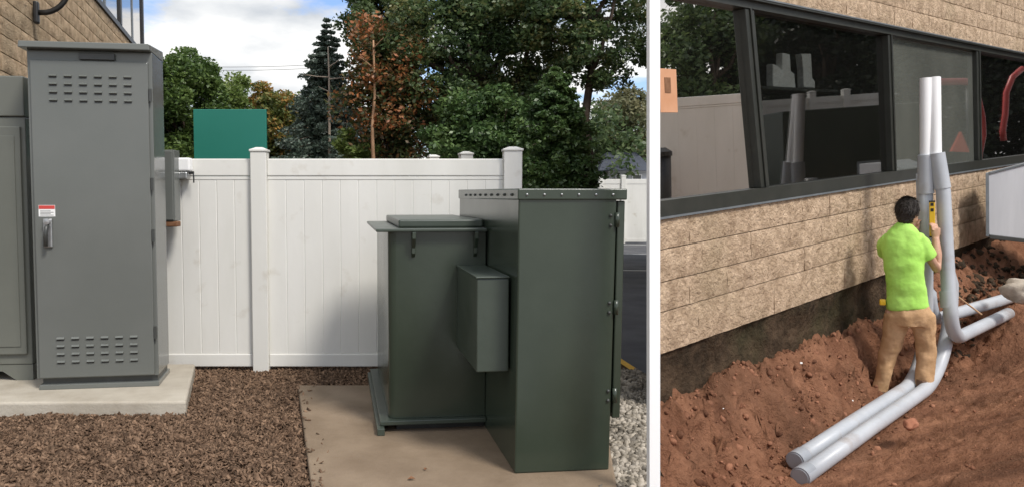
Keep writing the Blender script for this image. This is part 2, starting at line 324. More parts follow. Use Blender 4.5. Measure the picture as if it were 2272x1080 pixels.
def in_poly(p, poly): return all(side(p, poly[i], poly[(i + 1) % len(poly)]) >= 0 for i in range(len(poly)))
PAD1 = [gz(-260, 893, pz), gz(413, 889, pz), gz(433, 806, pz), gz(-260, 806, pz)]
pts = []
while len(pts) < 38000:
    x = random.uniform(-3.6, .6); y = random.uniform(3.6, 6.75)
    if x < -y * .60: continue
    on_pad = 0
    if in_poly((x, y), PAD1): continue
    if in_poly((x, y), PAD2):
        if random.random() > .05 or side((x, y), PAD2[3], PAD2[0]) > .35 * random.random() ** 2: continue
        on_pad = tz
    if y > 6.42 and random.random() < .3: continue
    if x > PAD2[0].x + .05 and y < 5.6: continue
    pts.append((x, y, on_pad + .004 if on_pad else random.uniform(0, .016) + .012 * mnoise.noise((x * 3, y * 3, 0))))
pts = np.array(pts)
scatter('mulch', pts, BOXV, BOXF, rng.uniform(.003, .0095, len(pts)) * np.where(rng.uniform(size=len(pts)) < .06, 1.7, 1), M['mulch'], flat=.35, stretch=2.1, label='brown shredded bark mulch covering the bed between the two pads', cat='mulch', tilt=.16)
pts = []
while len(pts) < 5200:
    y = random.uniform(3.6, 6.4); x = random.uniform(.75, boundary(y) + .02)
    if in_poly((x, y), PAD2) and random.random() < .985: continue
    pa, pb = k0, k1
    if side((x, y), pa, pb) > 0: continue
    pts.append((x, y, random.uniform(.004, .03)))
pts = np.array(pts); iv, if_ = ico(1)
scatter('gravel', pts, iv, if_, rng.uniform(.011, .030, len(pts)), M['gravel_stone'], flat=.65, label='pale grey gravel strip beside the green transformer', cat='gravel', tilt=.2)

# ------------------------------------------------------------------ white vinyl fence
YF = 6.42
def fence_run(root, x0, x1, h=1.80, bw=.152, post_at=(), board_y=0.0):
    MB().box(x0, x1, -.025, .025, h - .155, h - .012).build('top_rail', M['vinyl'], root, .008)
    MB().box(x0, x1, -.019, .019, h - .186, h - .157).build('rail_channel', M['vinyl'], root, .004)
    MB().box(x0, x1, -.025, .025, .045, .155).build('bottom_rail', M['vinyl'], root, .008)
    n = max(1, round((x1 - x0) / bw)); bwid = (x1 - x0) / n
    me = None
    for i in range(n):
        if me is None:
            me = MB().prism([(.0008, -.0135), (.006, -.016), (bwid - .006, -.016), (bwid - .0008, -.0135), (bwid - .0008, .012), (.0008, .012)], .157, h - .188).mesh('board')
        o = obj('board', me, M['vinyl'], root); o.location.x = x0 + i * bwid; o.location.y = random.uniform(-.0012, .0012)
    MB().box(x0, x1, -.0125, .004, .15, h - .17).build('board_core', M['vinyl'], root)
def fence_post(root, x, h=1.88, wd=.132, y=0):
    p = MB().box(x - wd / 2, x + wd / 2, y - wd / 2, y + wd / 2, -.05, h).build('post', M['vinyl'], root, .006)
    t = MB().hexa([(x - wd * .56, y - wd * .56, h), (x + wd * .56, y - wd * .56, h), (x + wd * .56, y + wd * .56, h), (x - wd * .56, y + wd * .56, h)],
                  [(x - wd * .56, y - wd * .56, h + .02), (x + wd * .56, y - wd * .56, h + .02), (x + wd * .56, y + wd * .56, h + .02), (x - wd * .56, y + wd * .56, h + .02)])
    t.hexa([(x - wd * .5, y - wd * .5, h + .02), (x + wd * .5, y - wd * .5, h + .02), (x + wd * .5, y + wd * .5, h + .02), (x - wd * .5, y + wd * .5, h + .02)],
           [(x - wd * .2, y - wd * .2, h + .038), (x + wd * .2, y - wd * .2, h + .038), (x + wd * .2, y + wd * .2, h + .038), (x - wd * .2, y + wd * .2, h + .038)])
    t.build('post_cap', M['vinyl'], p, .005)
fx = lambda px: gy(px, 600, YF).x
fr = thing('vinyl_fence', 'white vinyl privacy fence standing behind the grey cabinet and the green transformer', 'fence', (0, YF, 0))
xa, xb = fx(579.5), fx(1135)
fence_post(fr, xa, 1.845); fence_post(fr, xb, 1.85, .15)
fence_run(fr, xa + .066, xb - .075); fence_run(fr, xa - 1.98, xa - .066); fence_post(fr, xa - 2.05, 1.845)
fence_run(fr, xa - 4.0, xa - 2.12)
# return run going back from the corner post
fr2 = thing('vinyl_fence', 'white vinyl fence run going back from the corner post, only its post caps showing', 'fence', (xb, YF, 0), R(99.5))
fence_run(fr2, .09, 1.75, 1.78); fence_post(fr2, 1.82, 1.915); fence_run(fr2, 1.89, 3.75, 1.78); fence_post(fr2, 3.82, 1.985); fence_run(fr2, 3.89, 5.7, 1.78)

# ------------------------------------------------------------------ grey switchgear cabinet
p = gz(88, 864, pz); q = gz(346, 862, pz)
CW = (q - p).length * 1.0
cab = thing('switchgear_cabinet', 'tall grey steel cabinet with louvres top and bottom on the pale concrete pad', 'cabinet', (p.x, p.y, pz), R(8.5))
CWD, CD, CH = CW, .42, 2.40
MB().box(.0, CWD, -.01, CD, .0, .035).build('plinth', M['cab_grey'], cab, .004)
MB().box(.015, CWD - .015, .03, CD - .02, .035, .075).build('plinth_recess', M['dark_metal'], cab)
MB().box(-.02, CWD - .005, .012, CD, .075, CH).build('body', M['cab_grey'], cab, .006)
dr = MB().box(.005, CWD - .03, -.012, .010, .085, CH - .075).build('door', M['cab_grey'], cab, .006)
rf = MB(); rf.hexa([(-.05, -.075, CH), (CWD - .005, -.075, CH), (CWD - .005, CD + .03, CH), (-.05, CD + .03, CH)], [(-.046, -.07, CH + .045), (CWD - .009, -.07, CH + .045), (CWD - .009, CD + .03, CH + .085), (-.046, CD + .03, CH + .085)])
rf.build('roof', M['cab_grey'], cab, .006)
MB().box(.33, .57, -.016, .010, CH - .065, CH - .02).build('name_plate', M['dark_metal'], cab, .003)
lv = MB().add([(-.026, 0, .010), (.026, 0, .010), (.026, -.013, -.002), (-.026, -.013, -.002), (-.026, 0, -.008), (.026, 0, -.008)], [(0, 3, 2, 1), (3, 4, 5, 2), (0, 4, 3), (1, 2, 5)])
# open mouth of each louvre is a separate dark slot just under the hood
lvm = lv.mesh('louver'); slm = MB().box(-.024, .024, -.0135, -.0125, -.015, -.0065).mesh('slot')
for z0 in (CH - .075 - .275, .085 + .115):
    for r_ in range(4):
        for k in range(6):
            o = obj('louver', lvm, M['cab_grey'], dr); o.location = (.155 + k * .1, -.012, z0 + r_ * .056)
            s2 = obj('louver_slot', slm, M['black'], dr); s2.location = (.155 + k * .1, -.0, z0 + r_ * .056)
lb = MB().box(.035, .145, -.0145, -.0125, 1.235, 1.315).build('warning_label', M['white_sheet'], dr)
MB().box(.037, .143, -.0160, -.0147, 1.288, 1.313).build('label_band', M['red_label'], dr)
for i in range(4): MB().box(.045, .135 - .02 * (i % 2), -.0160, -.0147, 1.243 + i * .010, 1.246 + i * .010).build('label_line', M['dark_metal'], dr)
h = MB().box(.065, .125, -.03, -.012, 1.02, 1.22).build('handle_plate', M['steel'], dr, .006)
MB().tube([(.095, -.03, 1.17), (.095, -.055, 1.16), (.092, -.06, 1.12), (.088, -.055, 1.03)], .014, 12).build('handle', M['dark_metal'], dr, smooth=True)
MB().lathe([(.0, .0), (.022, 0), (.022, .02), (.0, .022)], 16).build('keeper', M['steel'], dr).matrix_basis = Matrix.Translation((.095, -.03, 1.20)) @ Matrix.Rotation(R(90), 4, 'X')
for z0 in (.35, 1.05, 1.42, 2.05):
    MB().tube([(CWD - .018, -.012, z0), (CWD - .018, -.012, z0 + .09)], .011, 10).build('hinge', M['dark_metal'], cab)
# ------------------------------------------------------------------ grey generator enclosure at the left edge
p = gz(74, 842, pz)
gen = thing('generator_enclosure', 'lower grey generator enclosure cut off by the left picture edge', 'generator', (p.x, p.y, pz), YAW * .45)
GH = 2.26
MB().box(-2.4, 0, 0, 1.1, .12, GH - .30).build('body', M['gen_grey'], gen, .008)
MB().box(-2.4, .0, -.014, 1.1, GH - .297, GH).build('top_hood', M['gen_grey'], gen, .01)
for i in range(3):
    d_ = MB().box(-.66 - i * .68, -.03 - i * .68, -.026, -.001, .20, GH - .37).build('door', M['gen_grey'], gen, .008)
    MB().box(-.62 - i * .68, -.07 - i * .68, -.033, -.0265, .26, GH - .44).build('door_panel', M['gen_grey'], d_, .006)
bs = MB().add([(0, .0, 0), (0, .0, .118), (-2.4, 0, .118), (-2.4, 0, .07), (-.22, 0, .07), (-.12, 0, 0)] + [(x, 1.05, z) for x, z in ((0, 0), (0, .118), (-2.4, .118), (-2.4, .07), (-.22, .07), (-.12, 0))],
     [(0, 1, 2, 3, 4, 5), (11, 10, 9, 8, 7, 6)] + [(i, i + 6, (i + 1) % 6 + 6, (i + 1) % 6) for i in range(6)])
bs.build('base_skid', M['gen_grey'], gen)
# ------------------------------------------------------------------ disconnect box and meter fitting beyond the cabinet
Yb = 6.18
p = gy(348, 491, Yb); q = gy(386, 333, Yb)
db = thing('disconnect_box', 'narrow grey electrical box behind the cabinet corner at the fence', 'electrical box', (p.x, Yb, p.z))
MB().box(-.02, q.x - p.x, 0, .14, 0, q.z - p.z).build('case', M['cab_grey'], db, .006)
MB().box(-.02, q.x - p.x - .012, -.012, -.001, .01, q.z - p.z - .01).build('cover', M['cab_grey'], db, .004)
MB().box(.055, q.x - p.x + .012, .0, .1, -.045, -.002).build('conduit_hub', M['rust'], db, .008)
MB().box(.0, .08, .1, .21, .05, .12).build('bracket', M['dark_metal'], db)
p = gy(388, 398, 6.3)
mf = thing('meter_fitting', 'small white and grey conduit fitting on the fence beside the grey electrical box', 'conduit fitting', (p.x, 6.3, p.z))
MB().box(0, .125, -.01, .085, .065, .175).build('white_housing', M['white_paint'], mf, .015, seg=3)
MB().box(-.015, .105, -.012, .085, .0, .06).build('grey_housing', M['steel'], mf, .012)
MB().tube([(.11, .02, .05), (.15, .02, .055)], .012, 10).build('cable_gland', M['black'], mf)
MB().tube([(.145, .02, .05), (.15, .018, .0), (.148, .02, -.03)], .006, 8).build('cable_tail', M['black'], mf)

# ------------------------------------------------------------------ green pad transformer
p = gz(1142, 1050, tz); q = gz(1357, 1058, tz)
T = thing('pad_transformer', 'dark green pad mounted transformer with tall door compartment on the tan slab', 'transformer', (p.x, p.y, tz), YT * .8)
TW = .505; TD = 1.9; TH = 1.455
cbm = MB().hexa([(0, 0, 0), (TW, 0, 0), (TW, TD, 0), (0, TD, 0)], [(.012, 0, TH), (TW + .022, 0, TH), (TW + .022, TD, TH), (.012, TD, TH)])
cb = cbm.build('compartment', M['xfmr_green'], T, .008)
MB().hexa([(.004, -.012, TH - .045), (TW + .072, -.012, TH - .045), (TW + .072, TD + .012, TH - .045), (.004, TD + .012, TH - .045)], [(.004, -.012, TH + .012), (TW + .072, -.012, TH + .012), (TW + .072, TD + .012, TH + .022), (.004, TD + .012, TH + .022)]).build('compartment_lid', M['xfmr_green'], T, .006)
MB().hexa([(TW + .018, .012, .27), (TW + .060, .012, .27), (TW + .060, TD - .02, .27), (TW + .018, TD - .02, .27)], [(TW + .030, .012, TH - .05), (TW + .070, .012, TH - .05), (TW + .070, TD - .02, TH - .05), (TW + .030, TD - .02, TH - .05)]).build('door', M['xfmr_green'], T, .006)
for z0 in (.36, .82, 1.27):
    MB().tube([(TW + .022, -.006, z0), (TW + .022, -.006, z0 + .075)], .012, 10).build('hinge', M['xfmr_green'], T, smooth=True)
    for dz in (.01, .06): MB().ball((TW - .012, -.004, z0 + dz), .009, seg=8, rings=5).build('hinge_bolt', M['dark_metal'], T, smooth=True)
for i in range(6): MB().ball((.05 + i * .09, -.014, TH - .018), .007, seg=8, rings=5).build('lid_bolt', M['steel'], T, smooth=True)
for i in range(9): MB().ball((.001, .12 + i * .18, TH - .018), .008, seg=8, rings=5).build('lid_bolt', M['dark_metal'], T, smooth=True)
# tank: rounded left corners
ta = T.matrix_world.inverted() @ gz(856, 958, tz); tx0 = ta.x + .02; ty0 = ta.y + .03; ty1 = ty0 + 1.35; tx1 = -.002
rr = .05
pl = [(tx1, ty0), (tx1, ty1)] + [(tx0 + rr - rr * math.sin(a), ty1 - rr + rr * math.cos(a)) for a in [i * math.pi / 10 for i in range(6)]] + [(tx0 + rr - rr * math.cos(a), ty0 + rr - rr * math.sin(a)) for a in [i * math.pi / 10 for i in range(6)]]
tk = MB().prism(pl, .075, 1.215).build('tank', M['xfmr_green'], T); shade_auto(tk, 40)
MB().box(tx0 - .055, tx1 - .0, ty0 - .045, ty1 + .04, .045, .073).build('base_flange', M['xfmr_lid'], T, .005)
MB().box(tx0 + .05, tx1, ty0 + .03, ty1 - .03, .0, .045).build('dark_gap_block', M['black'], T)  # black block painted as the shaded gap under the flange
MB().box(tx0 - .075, tx0 - .03, ty0 - .10, ty1 + .05, .0, .044).build('skid_rail', M['xfmr_lid'], T, .005)
MB().box(tx0 - .075, tx1 + .0, ty0 - .055, ty1 + .04, 1.216, 1.235).build('tank_lid_flange', M['xfmr_lid'], T, .005)
MB().box(tx0 + .07, tx1, ty0 + .08, ty1 - .05, 1.236, 1.285).build('tank_lid', M['xfmr_lid'], T, .01)
for hx in (.14, .52):
    x0 = tx0 + hx
    MB().add([(x0, ty0 - .001, 1.215), (x0, ty0 - .07, 1.215), (x0, ty0 - .07, 1.175), (x0, ty0 - .03, 1.12), (x0, ty0 - .03, 1.085), (x0, ty0 - .001, 1.06)] + [(x0 + .022, y, z) for y, z in ((ty0 - .001, 1.215), (ty0 - .07, 1.215), (ty0 - .07, 1.175), (ty0 - .03, 1.12), (ty0 - .03, 1.085), (ty0 - .001, 1.06))],
             [(5, 4, 3, 2, 1, 0), (6, 7, 8, 9, 10, 11)] + [(i, (i + 1) % 6, (i + 1) % 6 + 6, i + 6) for i in range(6)]).build('lifting_hook', M['xfmr_green'], T, .003)
# side junction box on the tank face
x1 = -.006; x0 = x1 - .172
jb = MB().box(x0, x1, .13, ty0 - .002, .505, 1.0).build('junction_box', M['xfmr_lid'], T, .006)
MB().box(x0 - .006, x1 + .0, .122, ty0 - .004, 1.002, 1.012).build('box_cover', M['xfmr_lid'], jb, .003)
# a few dead leaves on the slab
lf = MB().add([(-.02, 0, 0), (0, -.012, .008), (.024, 0, .004), (0, .014, .012)], [(0, 1, 2, 3)]).mesh('dead_leaf')
for i, (px, py, t_) in enumerate([(912, 1062, 'dark curled dead leaf nearest the front edge of the tan slab'), (944, 1040, 'small dead leaf lying on the tan slab further from its edge')]):
    v = gz(px, py, tz + .006); o = obj('dead_leaf', lf, M['rust']); place(o, v, i * 1.3); o.scale = (1.0 - .3 * i,) * 3; tag(o, t_, 'leaf')

# ------------------------------------------------------------------ tan block building at the top left
Bd = Vector((-math.sin(R(12.4)), math.cos(R(12.4)), 0)); B0 = gy(0, 170, 8.6); B0.z = 0; Bn = Vector((Bd.y, -Bd.x, 0))
def b_l(px):                           # distance along the wall where the picture column px meets it
    r = ray(px, 300); n2 = Vector((r.y, -r.x)); return -(B0.x * n2.x + B0.y * n2.y) / (Bd.x * n2.x + Bd.y * n2.y)
def b_z(px, py):
    l = b_l(px); pt = B0 + Bd * l; r = ray(px, py); return EYE_H + r.z * pt.y / r.y
blg = thing('block_building', 'tan split face block building rising behind the grey cabinets at far left', 'building', B0, math.atan2(Bd.y, Bd.x))
# local axes: x along wall (away), y to the left of travel (into building), z up
LE = b_l(319); WS = b_z(222, 8); l_w0 = b_l(150)
MB().box(-3, LE, .05, 6, 0, 7.5).build('wall', M['mortar'], blg)
def block_mesh(L_, H_, seed):
    rd = random.Random(seed); nx, nz = 9, 4; v = []; f = []
    for j in range(nz + 1):
        for i in range(nx + 1):
            ed = i in (0, nx) or j in (0, nz)
            x = L_ * i / nx; z = H_ * j / nz
            if not ed: x += rd.uniform(-.3, .3) * L_ / nx; z += rd.uniform(-.3, .3) * H_ / nz
            y = (-.008 - rd.uniform(0, .009) if j in (0, nz) else -rd.uniform(.010, .020)) if ed else -rd.uniform(.009, .028)
            v.append((x, y, z))
    for j in range(nz):
        for i in range(nx):
            a = j * (nx + 1) + i; f.append((a, a + 1, a + nx + 2, a + nx + 1))
    n0 = len(v); v += [(0, .05, 0), (L_, .05, 0), (L_, .05, H_), (0, .05, H_)]
    c = [0, nx, (nz + 1) * (nx + 1) - 1, nz * (nx + 1)]
    f.append(tuple(list(range(nx, -1, -1))) + (n0, n0 + 1)); f.append(tuple(range(c[3], c[2] + 1)) + (n0 + 2, n0 + 3))
    f.append((0,) + tuple(j * (nx + 1) for j in range(1, nz + 1)) + (n0 + 3, n0)); f.append(tuple(j * (nx + 1) + nx for j in range(nz, -1, -1)) + (n0 + 1, n0 + 2))
    m_ = MB(); m_.v = v; m_.f = f; me = m_.mesh('block'); [setattr(p, 'use_smooth', True) for p in me.polygons]; me.set_sharp_from_angle(angle=R(50)); return me
BL = [block_mesh(1, 1, i) for i in range(10)]
def lay(root, x0f, x1f, rows, wid, mt, gap=.006):
    for ri, (z0, z1) in enumerate(rows):
        x0 = x0f(z0); x1 = x1f(z0); x = x0 - (wid * .5 if ri % 2 else random.uniform(.1, .3) * wid)
        while x < x1:
            w2 = wid * random.uniform(.85, 1.2); a = max(x, x0); b_ = min(x + w2, x1); x += w2
            if b_ - a < .04: continue
            me = random.choice(BL)
            if not me.materials: me.materials.append(mt)
            o = obj('block', me, mt, root); o.location = (a + .001, 0, z0 + gap / 2); o.scale = (b_ - a - .002, 1, z1 - z0 - gap)
            if o.data.materials[0] != mt: o.material_slots[0].link = 'OBJECT'; o.material_slots[0].material = mt
rows = []; z = 2.05
while z < WS - .02: rows.append((z, min(z + .205, WS))); z += .205
lay(blg, lambda z: -.6, lambda z: LE, rows, .82, M['split_block'], .012)
z = WS + .0; rows = []
while z < 6.2: rows.append((z, z + .205)); z += .205
lay(blg, lambda z: -.6, lambda z: l_w0, rows[:14], .82, M['split_block'], .012)
wn = MB().box(l_w0, LE + .05, -.05, .06, WS, WS + .10).build('window_sill', M['black'], blg)
for i, px in enumerate((195, 268, 319)):
    l0 = b_l(px) - (.0 if i < 2 else .12); MB().box(l0, l0 + .16, -.06, .05, WS + .10, 7.4).build('mullion', M['black'], blg)
for a, b_ in ((b_l(196), b_l(268)), (b_l(268) + .16, b_l(319) - .12)):
    MB().box(a, b_, -.02, -.005, WS + .10, 7.4).build('pane', M['glass_sky'], blg)
    MB().box((a + b_) / 2, (a + b_) / 2 + .09, -.04, -.021, WS + .10, 7.4).build('glazing_bar', M['frame_edge'], blg)
# gooseneck lamp on that wall
lp = b_l(76); lz = b_z(76, 28)
gl = thing('gooseneck_lamp', 'black gooseneck barn lamp arm on the tan block wall', 'lamp', B0 + Bd * lp + Vector((0, 0, lz)), math.atan2(Bd.y, Bd.x))
MB().box(-.05, .05, -.10, -.036, -.14, .14).build('wall_plate', M['black'], gl, .02)
arc = [(0, -.08, 0)] + [(.0 + .0 * a, -.12 - .33 * math.sin(a) , .33 - .33 * math.cos(a)) for a in [i * math.pi / 16 for i in range(1, 15)]]
arc += [(0, -.5 + .0, .72), (0, -.62, .74), (0, -.70, .68)]
MB().tube(arc[:10] + [(0, -.45, .45), (0, -.47, .6), (0, -.54, .7), (0, -.66, .72), (0, -.75, .66)], .034, 14).build('arm', M['black'], gl, smooth=True)
sh = MB().lathe([(.05, .66), (.07, .60), (.22, .50), (.24, .47), (.235, .47), (.06, .58)], 24, 0, -.75).build('shade', M['black'], gl, smooth=True)

# ------------------------------------------------------------------ trees and shrubs behind the fence
def leaves(name, centres, rad, n_per, size, m, parent, flat=1.0, droop=0):
    size *= .62; n_per = int(n_per * 2.3)
    centres = np.asarray(centres, float); rad = np.asarray(rad, float); n = len(centres) * n_per
    ci = np.repeat(np.arange(len(centres)), n_per)
    d = rng.normal(size=(n, 3)); d /= np.linalg.norm(d, axis=1)[:, None]; d *= (rng.uniform(.15, 1, n) ** .5)[:, None]
    d[:, 2] *= flat
    pos = centres[ci] + d * rad[ci][:, None]
    a = rng.normal(size=(n, 3)); a[:, 2] *= .6; a /= np.linalg.norm(a, axis=1)[:, None]
    b = np.cross(a, rng.normal(size=(n, 3))); b /= np.linalg.norm(b, axis=1)[:, None]
    s = size * rng.uniform(.4, 1.5, n)[:, None]
    v = np.stack([pos - a * s, pos - b * s * .55, pos + a * s, pos + b * s * .55], 1).reshape(-1, 3)
    return big_mesh(name, v, [(0, 1, 2, 3)], n, 4, m, parent=parent)
def limb_path(p, q, n=5, wob=.1):
    p = Vector(p); q = Vector(q); L_ = (q - p).length
    return [p.lerp(q, i / n) + Vector((random.uniform(-1, 1), random.uniform(-1, 1), random.uniform(-.5, .5))) * wob * L_ * (0 if i in (0, n) else .3) for i in range(n + 1)]
def broadleaf(name, label, px, top_py, Y, width_px, base_py, m, n_cl, n_per, size, group='trees behind the fence', barkm='bark', trunk_r=None, cl=.2, seed=0, lean=0, depth=1.0, loc=None, dims=None, frame=None):
    random.seed(seed); global rng; rng = np.random.default_rng(seed)
    s = Y / F
    if loc is None:
        base = gy(px, 500, Y); base.z = 0; Ht = gy(px, top_py, Y).z; Hb = gy(px, base_py, Y).z; rx = width_px * s / 2
    else: base = loc; Ht, Hb, rx = dims
    t = thing(name, label, 'tree', base, 0, frame, group)
    cz = (Ht + Hb) / 2; rz = (Ht - Hb) / 2
    cen = []; rad = []
    while len(cen) < n_cl:
        v = Vector((random.uniform(-1, 1), random.uniform(-1, 1), random.uniform(-1, 1)))
        if v.length > 1 or (v.length < .45 and random.random() < .6): continue
        q = .86 + .28 * mnoise.noise(Vector(v) * 2.1 + Vector((seed, 0, 0)))
        cen.append((v.x * rx * q + lean * v.z, v.y * rx * depth * q, cz + v.z * rz * q)); rad.append(random.uniform(.7, 1.35) * cl * (rx + rz) / 2)
    tr = trunk_r or rx * .07; k = MB()
    k.tube(limb_path((0, 0, 0), (lean * .2, 0, cz + rz * .25), 6, .05), [tr * (1.25 - .15 * i) for i in range(7)], 10)
    for i in range(0, len(cen), max(1, len(cen) // 16)):
        c_ = Vector(cen[i]); st = Vector((0, 0, min(c_.z - .1, max(Hb * .7, cz + random.uniform(-.8, .2) * rz))))
        k.tube(limb_path(st, c_, 4, .15), [tr * .5, tr * .4, tr * .3, tr * .2, tr * .1], 6)
    k.build('trunk', M[barkm], t, smooth=True)
    leaves('crown', cen, rad, n_per, size, M[m], t, .75)
    return t
def conifer(name, label, px, top_py, Y, width_px, base_py, m, tiers, n_per, size, barkm='bark', seed=0, group='trees behind the fence', tr=.12, spread=(.75, 1.15), power=1.0):
    random.seed(seed); global rng; rng = np.random.default_rng(seed)
    base = gy(px, 500, Y); base.z = 0; Ht = gy(px, top_py, Y).z; Hb = gy(px, base_py, Y).z; rx = width_px * Y / F / 2
    t = thing(name, label, 'tree', base, 0, None, group); cen = []; rad = []; k = MB()
    k.tube([(0, 0, 0), (.03, 0, Ht * .35), (-.02, 0, Ht * .7), (0, 0, Ht)], [tr, tr * .8, tr * .45, .01], 10)
    for i in range(tiers):
        f = i / (tiers - 1); zz = Hb + (Ht - Hb) * f * .985; r_ = rx * (1 - f) ** power * random.uniform(*spread) + .05
        nb = max(3, int(9 * (1 - f) + 3)); a0 = random.uniform(0, 6)
        for b_ in range(nb):
            a = a0 + 2 * math.pi * b_ / nb + random.uniform(-.2, .2); rr_ = r_ * random.uniform(.8, 1.1)
            tip = Vector((math.cos(a) * rr_, math.sin(a) * rr_, zz - rr_ * .22))
            if rr_ > .25: k.tube([(0, 0, zz), tip * .5 + Vector((0, 0, zz * .5 + .02)), tip], [tr * .2, tr * .14, .006], 5)
            for s in (.35, .62, .9): cen.append(tuple(Vector((0, 0, zz)).lerp(tip, s))); rad.append(rr_ * .17 + .05)
    k.build('trunk', M[barkm], t, smooth=True); leaves('crown', cen, rad, n_per, size, M[m], t, .5)
    return t
broadleaf('maple_tree', 'dense green tree just right of the tall grey cabinet', 410, 85, 24, 200, 430, 'leaf_green', 170, 110, .105, cl=.2, seed=3)
broadleaf('birch_tree', 'rounded light green tree right of the dense green one', 522, 158, 28, 165, 430, 'leaf_light', 105, 110, .11, cl=.24, seed=4)
broadleaf('maple_tree', 'round tree turning yellow and orange left of the spruce', 622, 166, 26, 150, 430, 'leaf_mixed', 105, 110, .10, cl=.24, seed=5)
conifer('spruce_tree', 'blue green pointed spruce rising behind the fence', 728, 40, 23, 235, 372, 'leaf_spruce', 27, 34, .085, seed=6, power=.9, spread=(.7, 1.2))
# bare pale trunk in front of the spruce
def dead_trunk(name, label, px, Y, top_py, r0, bm_, arms, seed):
    random.seed(seed); base = gy(px, 500, Y); base.z = 0; Ht = gy(px, top_py, Y).z
    t = thing(name, label, 'tree', base); k = MB().tube(limb_path((0, 0, 0), (random.uniform(-.05, .05), 0, Ht), 8, .02), [r0 * (1.1 - .8 * i / 8) for i in range(9)], 10); k.build('trunk', M[bm_], t, smooth=True)
    for py, dx, dz in arms:
        z0 = gy(px, py, Y).z; b_ = MB().tube(limb_path((0, 0, z0), (dx, random.uniform(-.3, .1), z0 + dz), 4, .1), [r0 * .4, r0 * .32, r0 * .24, r0 * .16, r0 * .08], 6); b_.build('branch', M[bm_], t, smooth=True)
dead_trunk('bare_tree', 'pale bare tree trunk with stub branches in front of the spruce', 733, 22.0, 105, .06, 'bark_pale', [(172, -.75, .06), (176, .75, .04), (150, .35, .25), (205, -.3, .15)], 3)
dead_trunk('slender_tree', 'slender orange brown bare tree among orange leaves', 829, 17.3, 90, .06, 'bark_orange', [(150, -.3, .2), (110, .25, .2)], 5)
broadleaf('pine_tree', 'dark ragged pine crown at the top beside the spruce', 835, -120, 21.5, 175, 150, 'leaf_dark', 62, 120, .10, cl=.25, seed=8, trunk_r=.1)
broadleaf('maple_tree', 'orange turning maple left of the big dark oak', 868, -10, 18.2, 210, 420, 'leaf_orange', 100, 85, .085, cl=.26, seed=9, trunk_r=.08)
broadleaf('oak_tree', 'big dark green oak filling the top behind the transformer', 1060, -190, 18.5, 500, 380, 'leaf_oak', 215, 150, .08, cl=.14, seed=10, trunk_r=.22, depth=.6)
broadleaf('oak_tree', 'dark oak limbs overhanging the picture top at the white post', 1300, -240, 17.0, 420, 240, 'leaf_oak', 105, 150, .08, cl=.155, seed=13, trunk_r=.12, depth=.6)
broadleaf('shrub_tree', 'dark green bushy tree between the oak and the cedar', 1085, 190, 17, 300, 450, 'leaf_cedar', 150, 120, .08, cl=.2, seed=14, trunk_r=.1)
conifer('cedar_tree', 'tall dense green cedar beside the corner post of the fence', 1228, 150, 14, 212, 450, 'leaf_cedar', 30, 46, .06, seed=15, tr=.1, power=.5)
broadleaf('pale_tree', 'pale hazy olive tree far behind the slate roof', 1395, 180, 40, 190, 400, 'leaf_pale', 80, 90, .16, cl=.25, seed=16)
broadleaf('yellow_shrub', 'small yellow green bush at the foot of the pine trunk', 790, 280, 18, 110, 400, 'leaf_light', 26, 90, .07, cl=.3, seed=17)
# far wood closing the view low down
random.seed(5); rng = np.random.default_rng(5)
cen = [(random.uniform(-16, 11.5), random.uniform(34, 42), 0) for _ in range(420)]
cen = [(x, y, random.uniform(.3, 5.2 + 1.0 * mnoise.noise((x * .4, 0, 0)))) for x, y, _ in cen if x < boundary(y) - .8]
wo = leaves('far_wood', cen, [random.uniform(.7, 1.3) for _ in cen], 60, .2, M['leaf_dark'], None); tag(wo, 'dark wood closing the view behind the trees', 'wood', kind='stuff')

# teal panel standing behind the fence
Yp = 9.0; p = gy(430, 336, Yp); q = gy(590, 243, Yp)
tp = thing('green_panel', 'flat teal green board standing up behind the white fence', 'panel', (p.x, Yp, 0))
MB().box(0, q.x - p.x, 0, .05, .9, q.z).build('board', M['teal'], tp, .006)
for x in (.1, q.x - p.x - .16): MB().box(x, x + .06, .052, .11, 0, q.z - .05).build('post', M['dark_metal'], tp)
# house with slate roof and far white fence at the right edge of the yard
Yh = 34; hp = gy(1345, 372, Yh); hz = gy(1345, 395, Yh).z
hx0 = gy(1338, 395, Yh).x; hx1 = boundary(Yh) - .15; ez = gy(1345, 374, Yh).z; rz_ = gy(1345, 331, Yh).z
hs = thing('house', 'small far house with blue grey slate roof behind the white fence', 'house', (hx0, Yh, 0))
wdt = hx1 - hx0
MB().box(.3, wdt, .3, 5, 0, ez).build('wall', M['siding'], hs)
MB().add([(-.2, -.1, ez - .1), (wdt, -.1, ez - .1), (wdt, 2.6, rz_), (.75, 2.6, rz_), (-.2, 5.3, ez - .1), (wdt, 5.3, ez - .1)], [(0, 1, 2, 3), (0, 3, 4), (3, 2, 5, 4), (0, 4, 5, 1), (1, 5, 2)]).build('roof', M['slate'], hs)
for i in range(2): 
    w_ = MB().box(.6 + i * .75, 1.05 + i * .75, .26, .30, ez - 1.0, ez - .25).build('window', M['white_paint'], hs); MB().box(.65 + i * .75, 1.0 + i * .75, .25, .257, ez - .95, ez - .3).build('pane', M['glass_dark'], w_)
Yg = 24; gx0 = gy(1330, 400, Yg).x; gx1 = boundary(Yg) - .12
gf = thing('vinyl_fence', 'far white fence panel beyond the asphalt lot by the house', 'fence', (gx0, Yg, 0))
ztop = gy(1400, 397, Yg).z
fence_run(gf, .1, gx1 - gx0, ztop, .3); fence_post(gf, .03, ztop + .08, .14); fence_post(gf, gy(1383, 400, Yg).x - gx0, ztop + .08, .14)
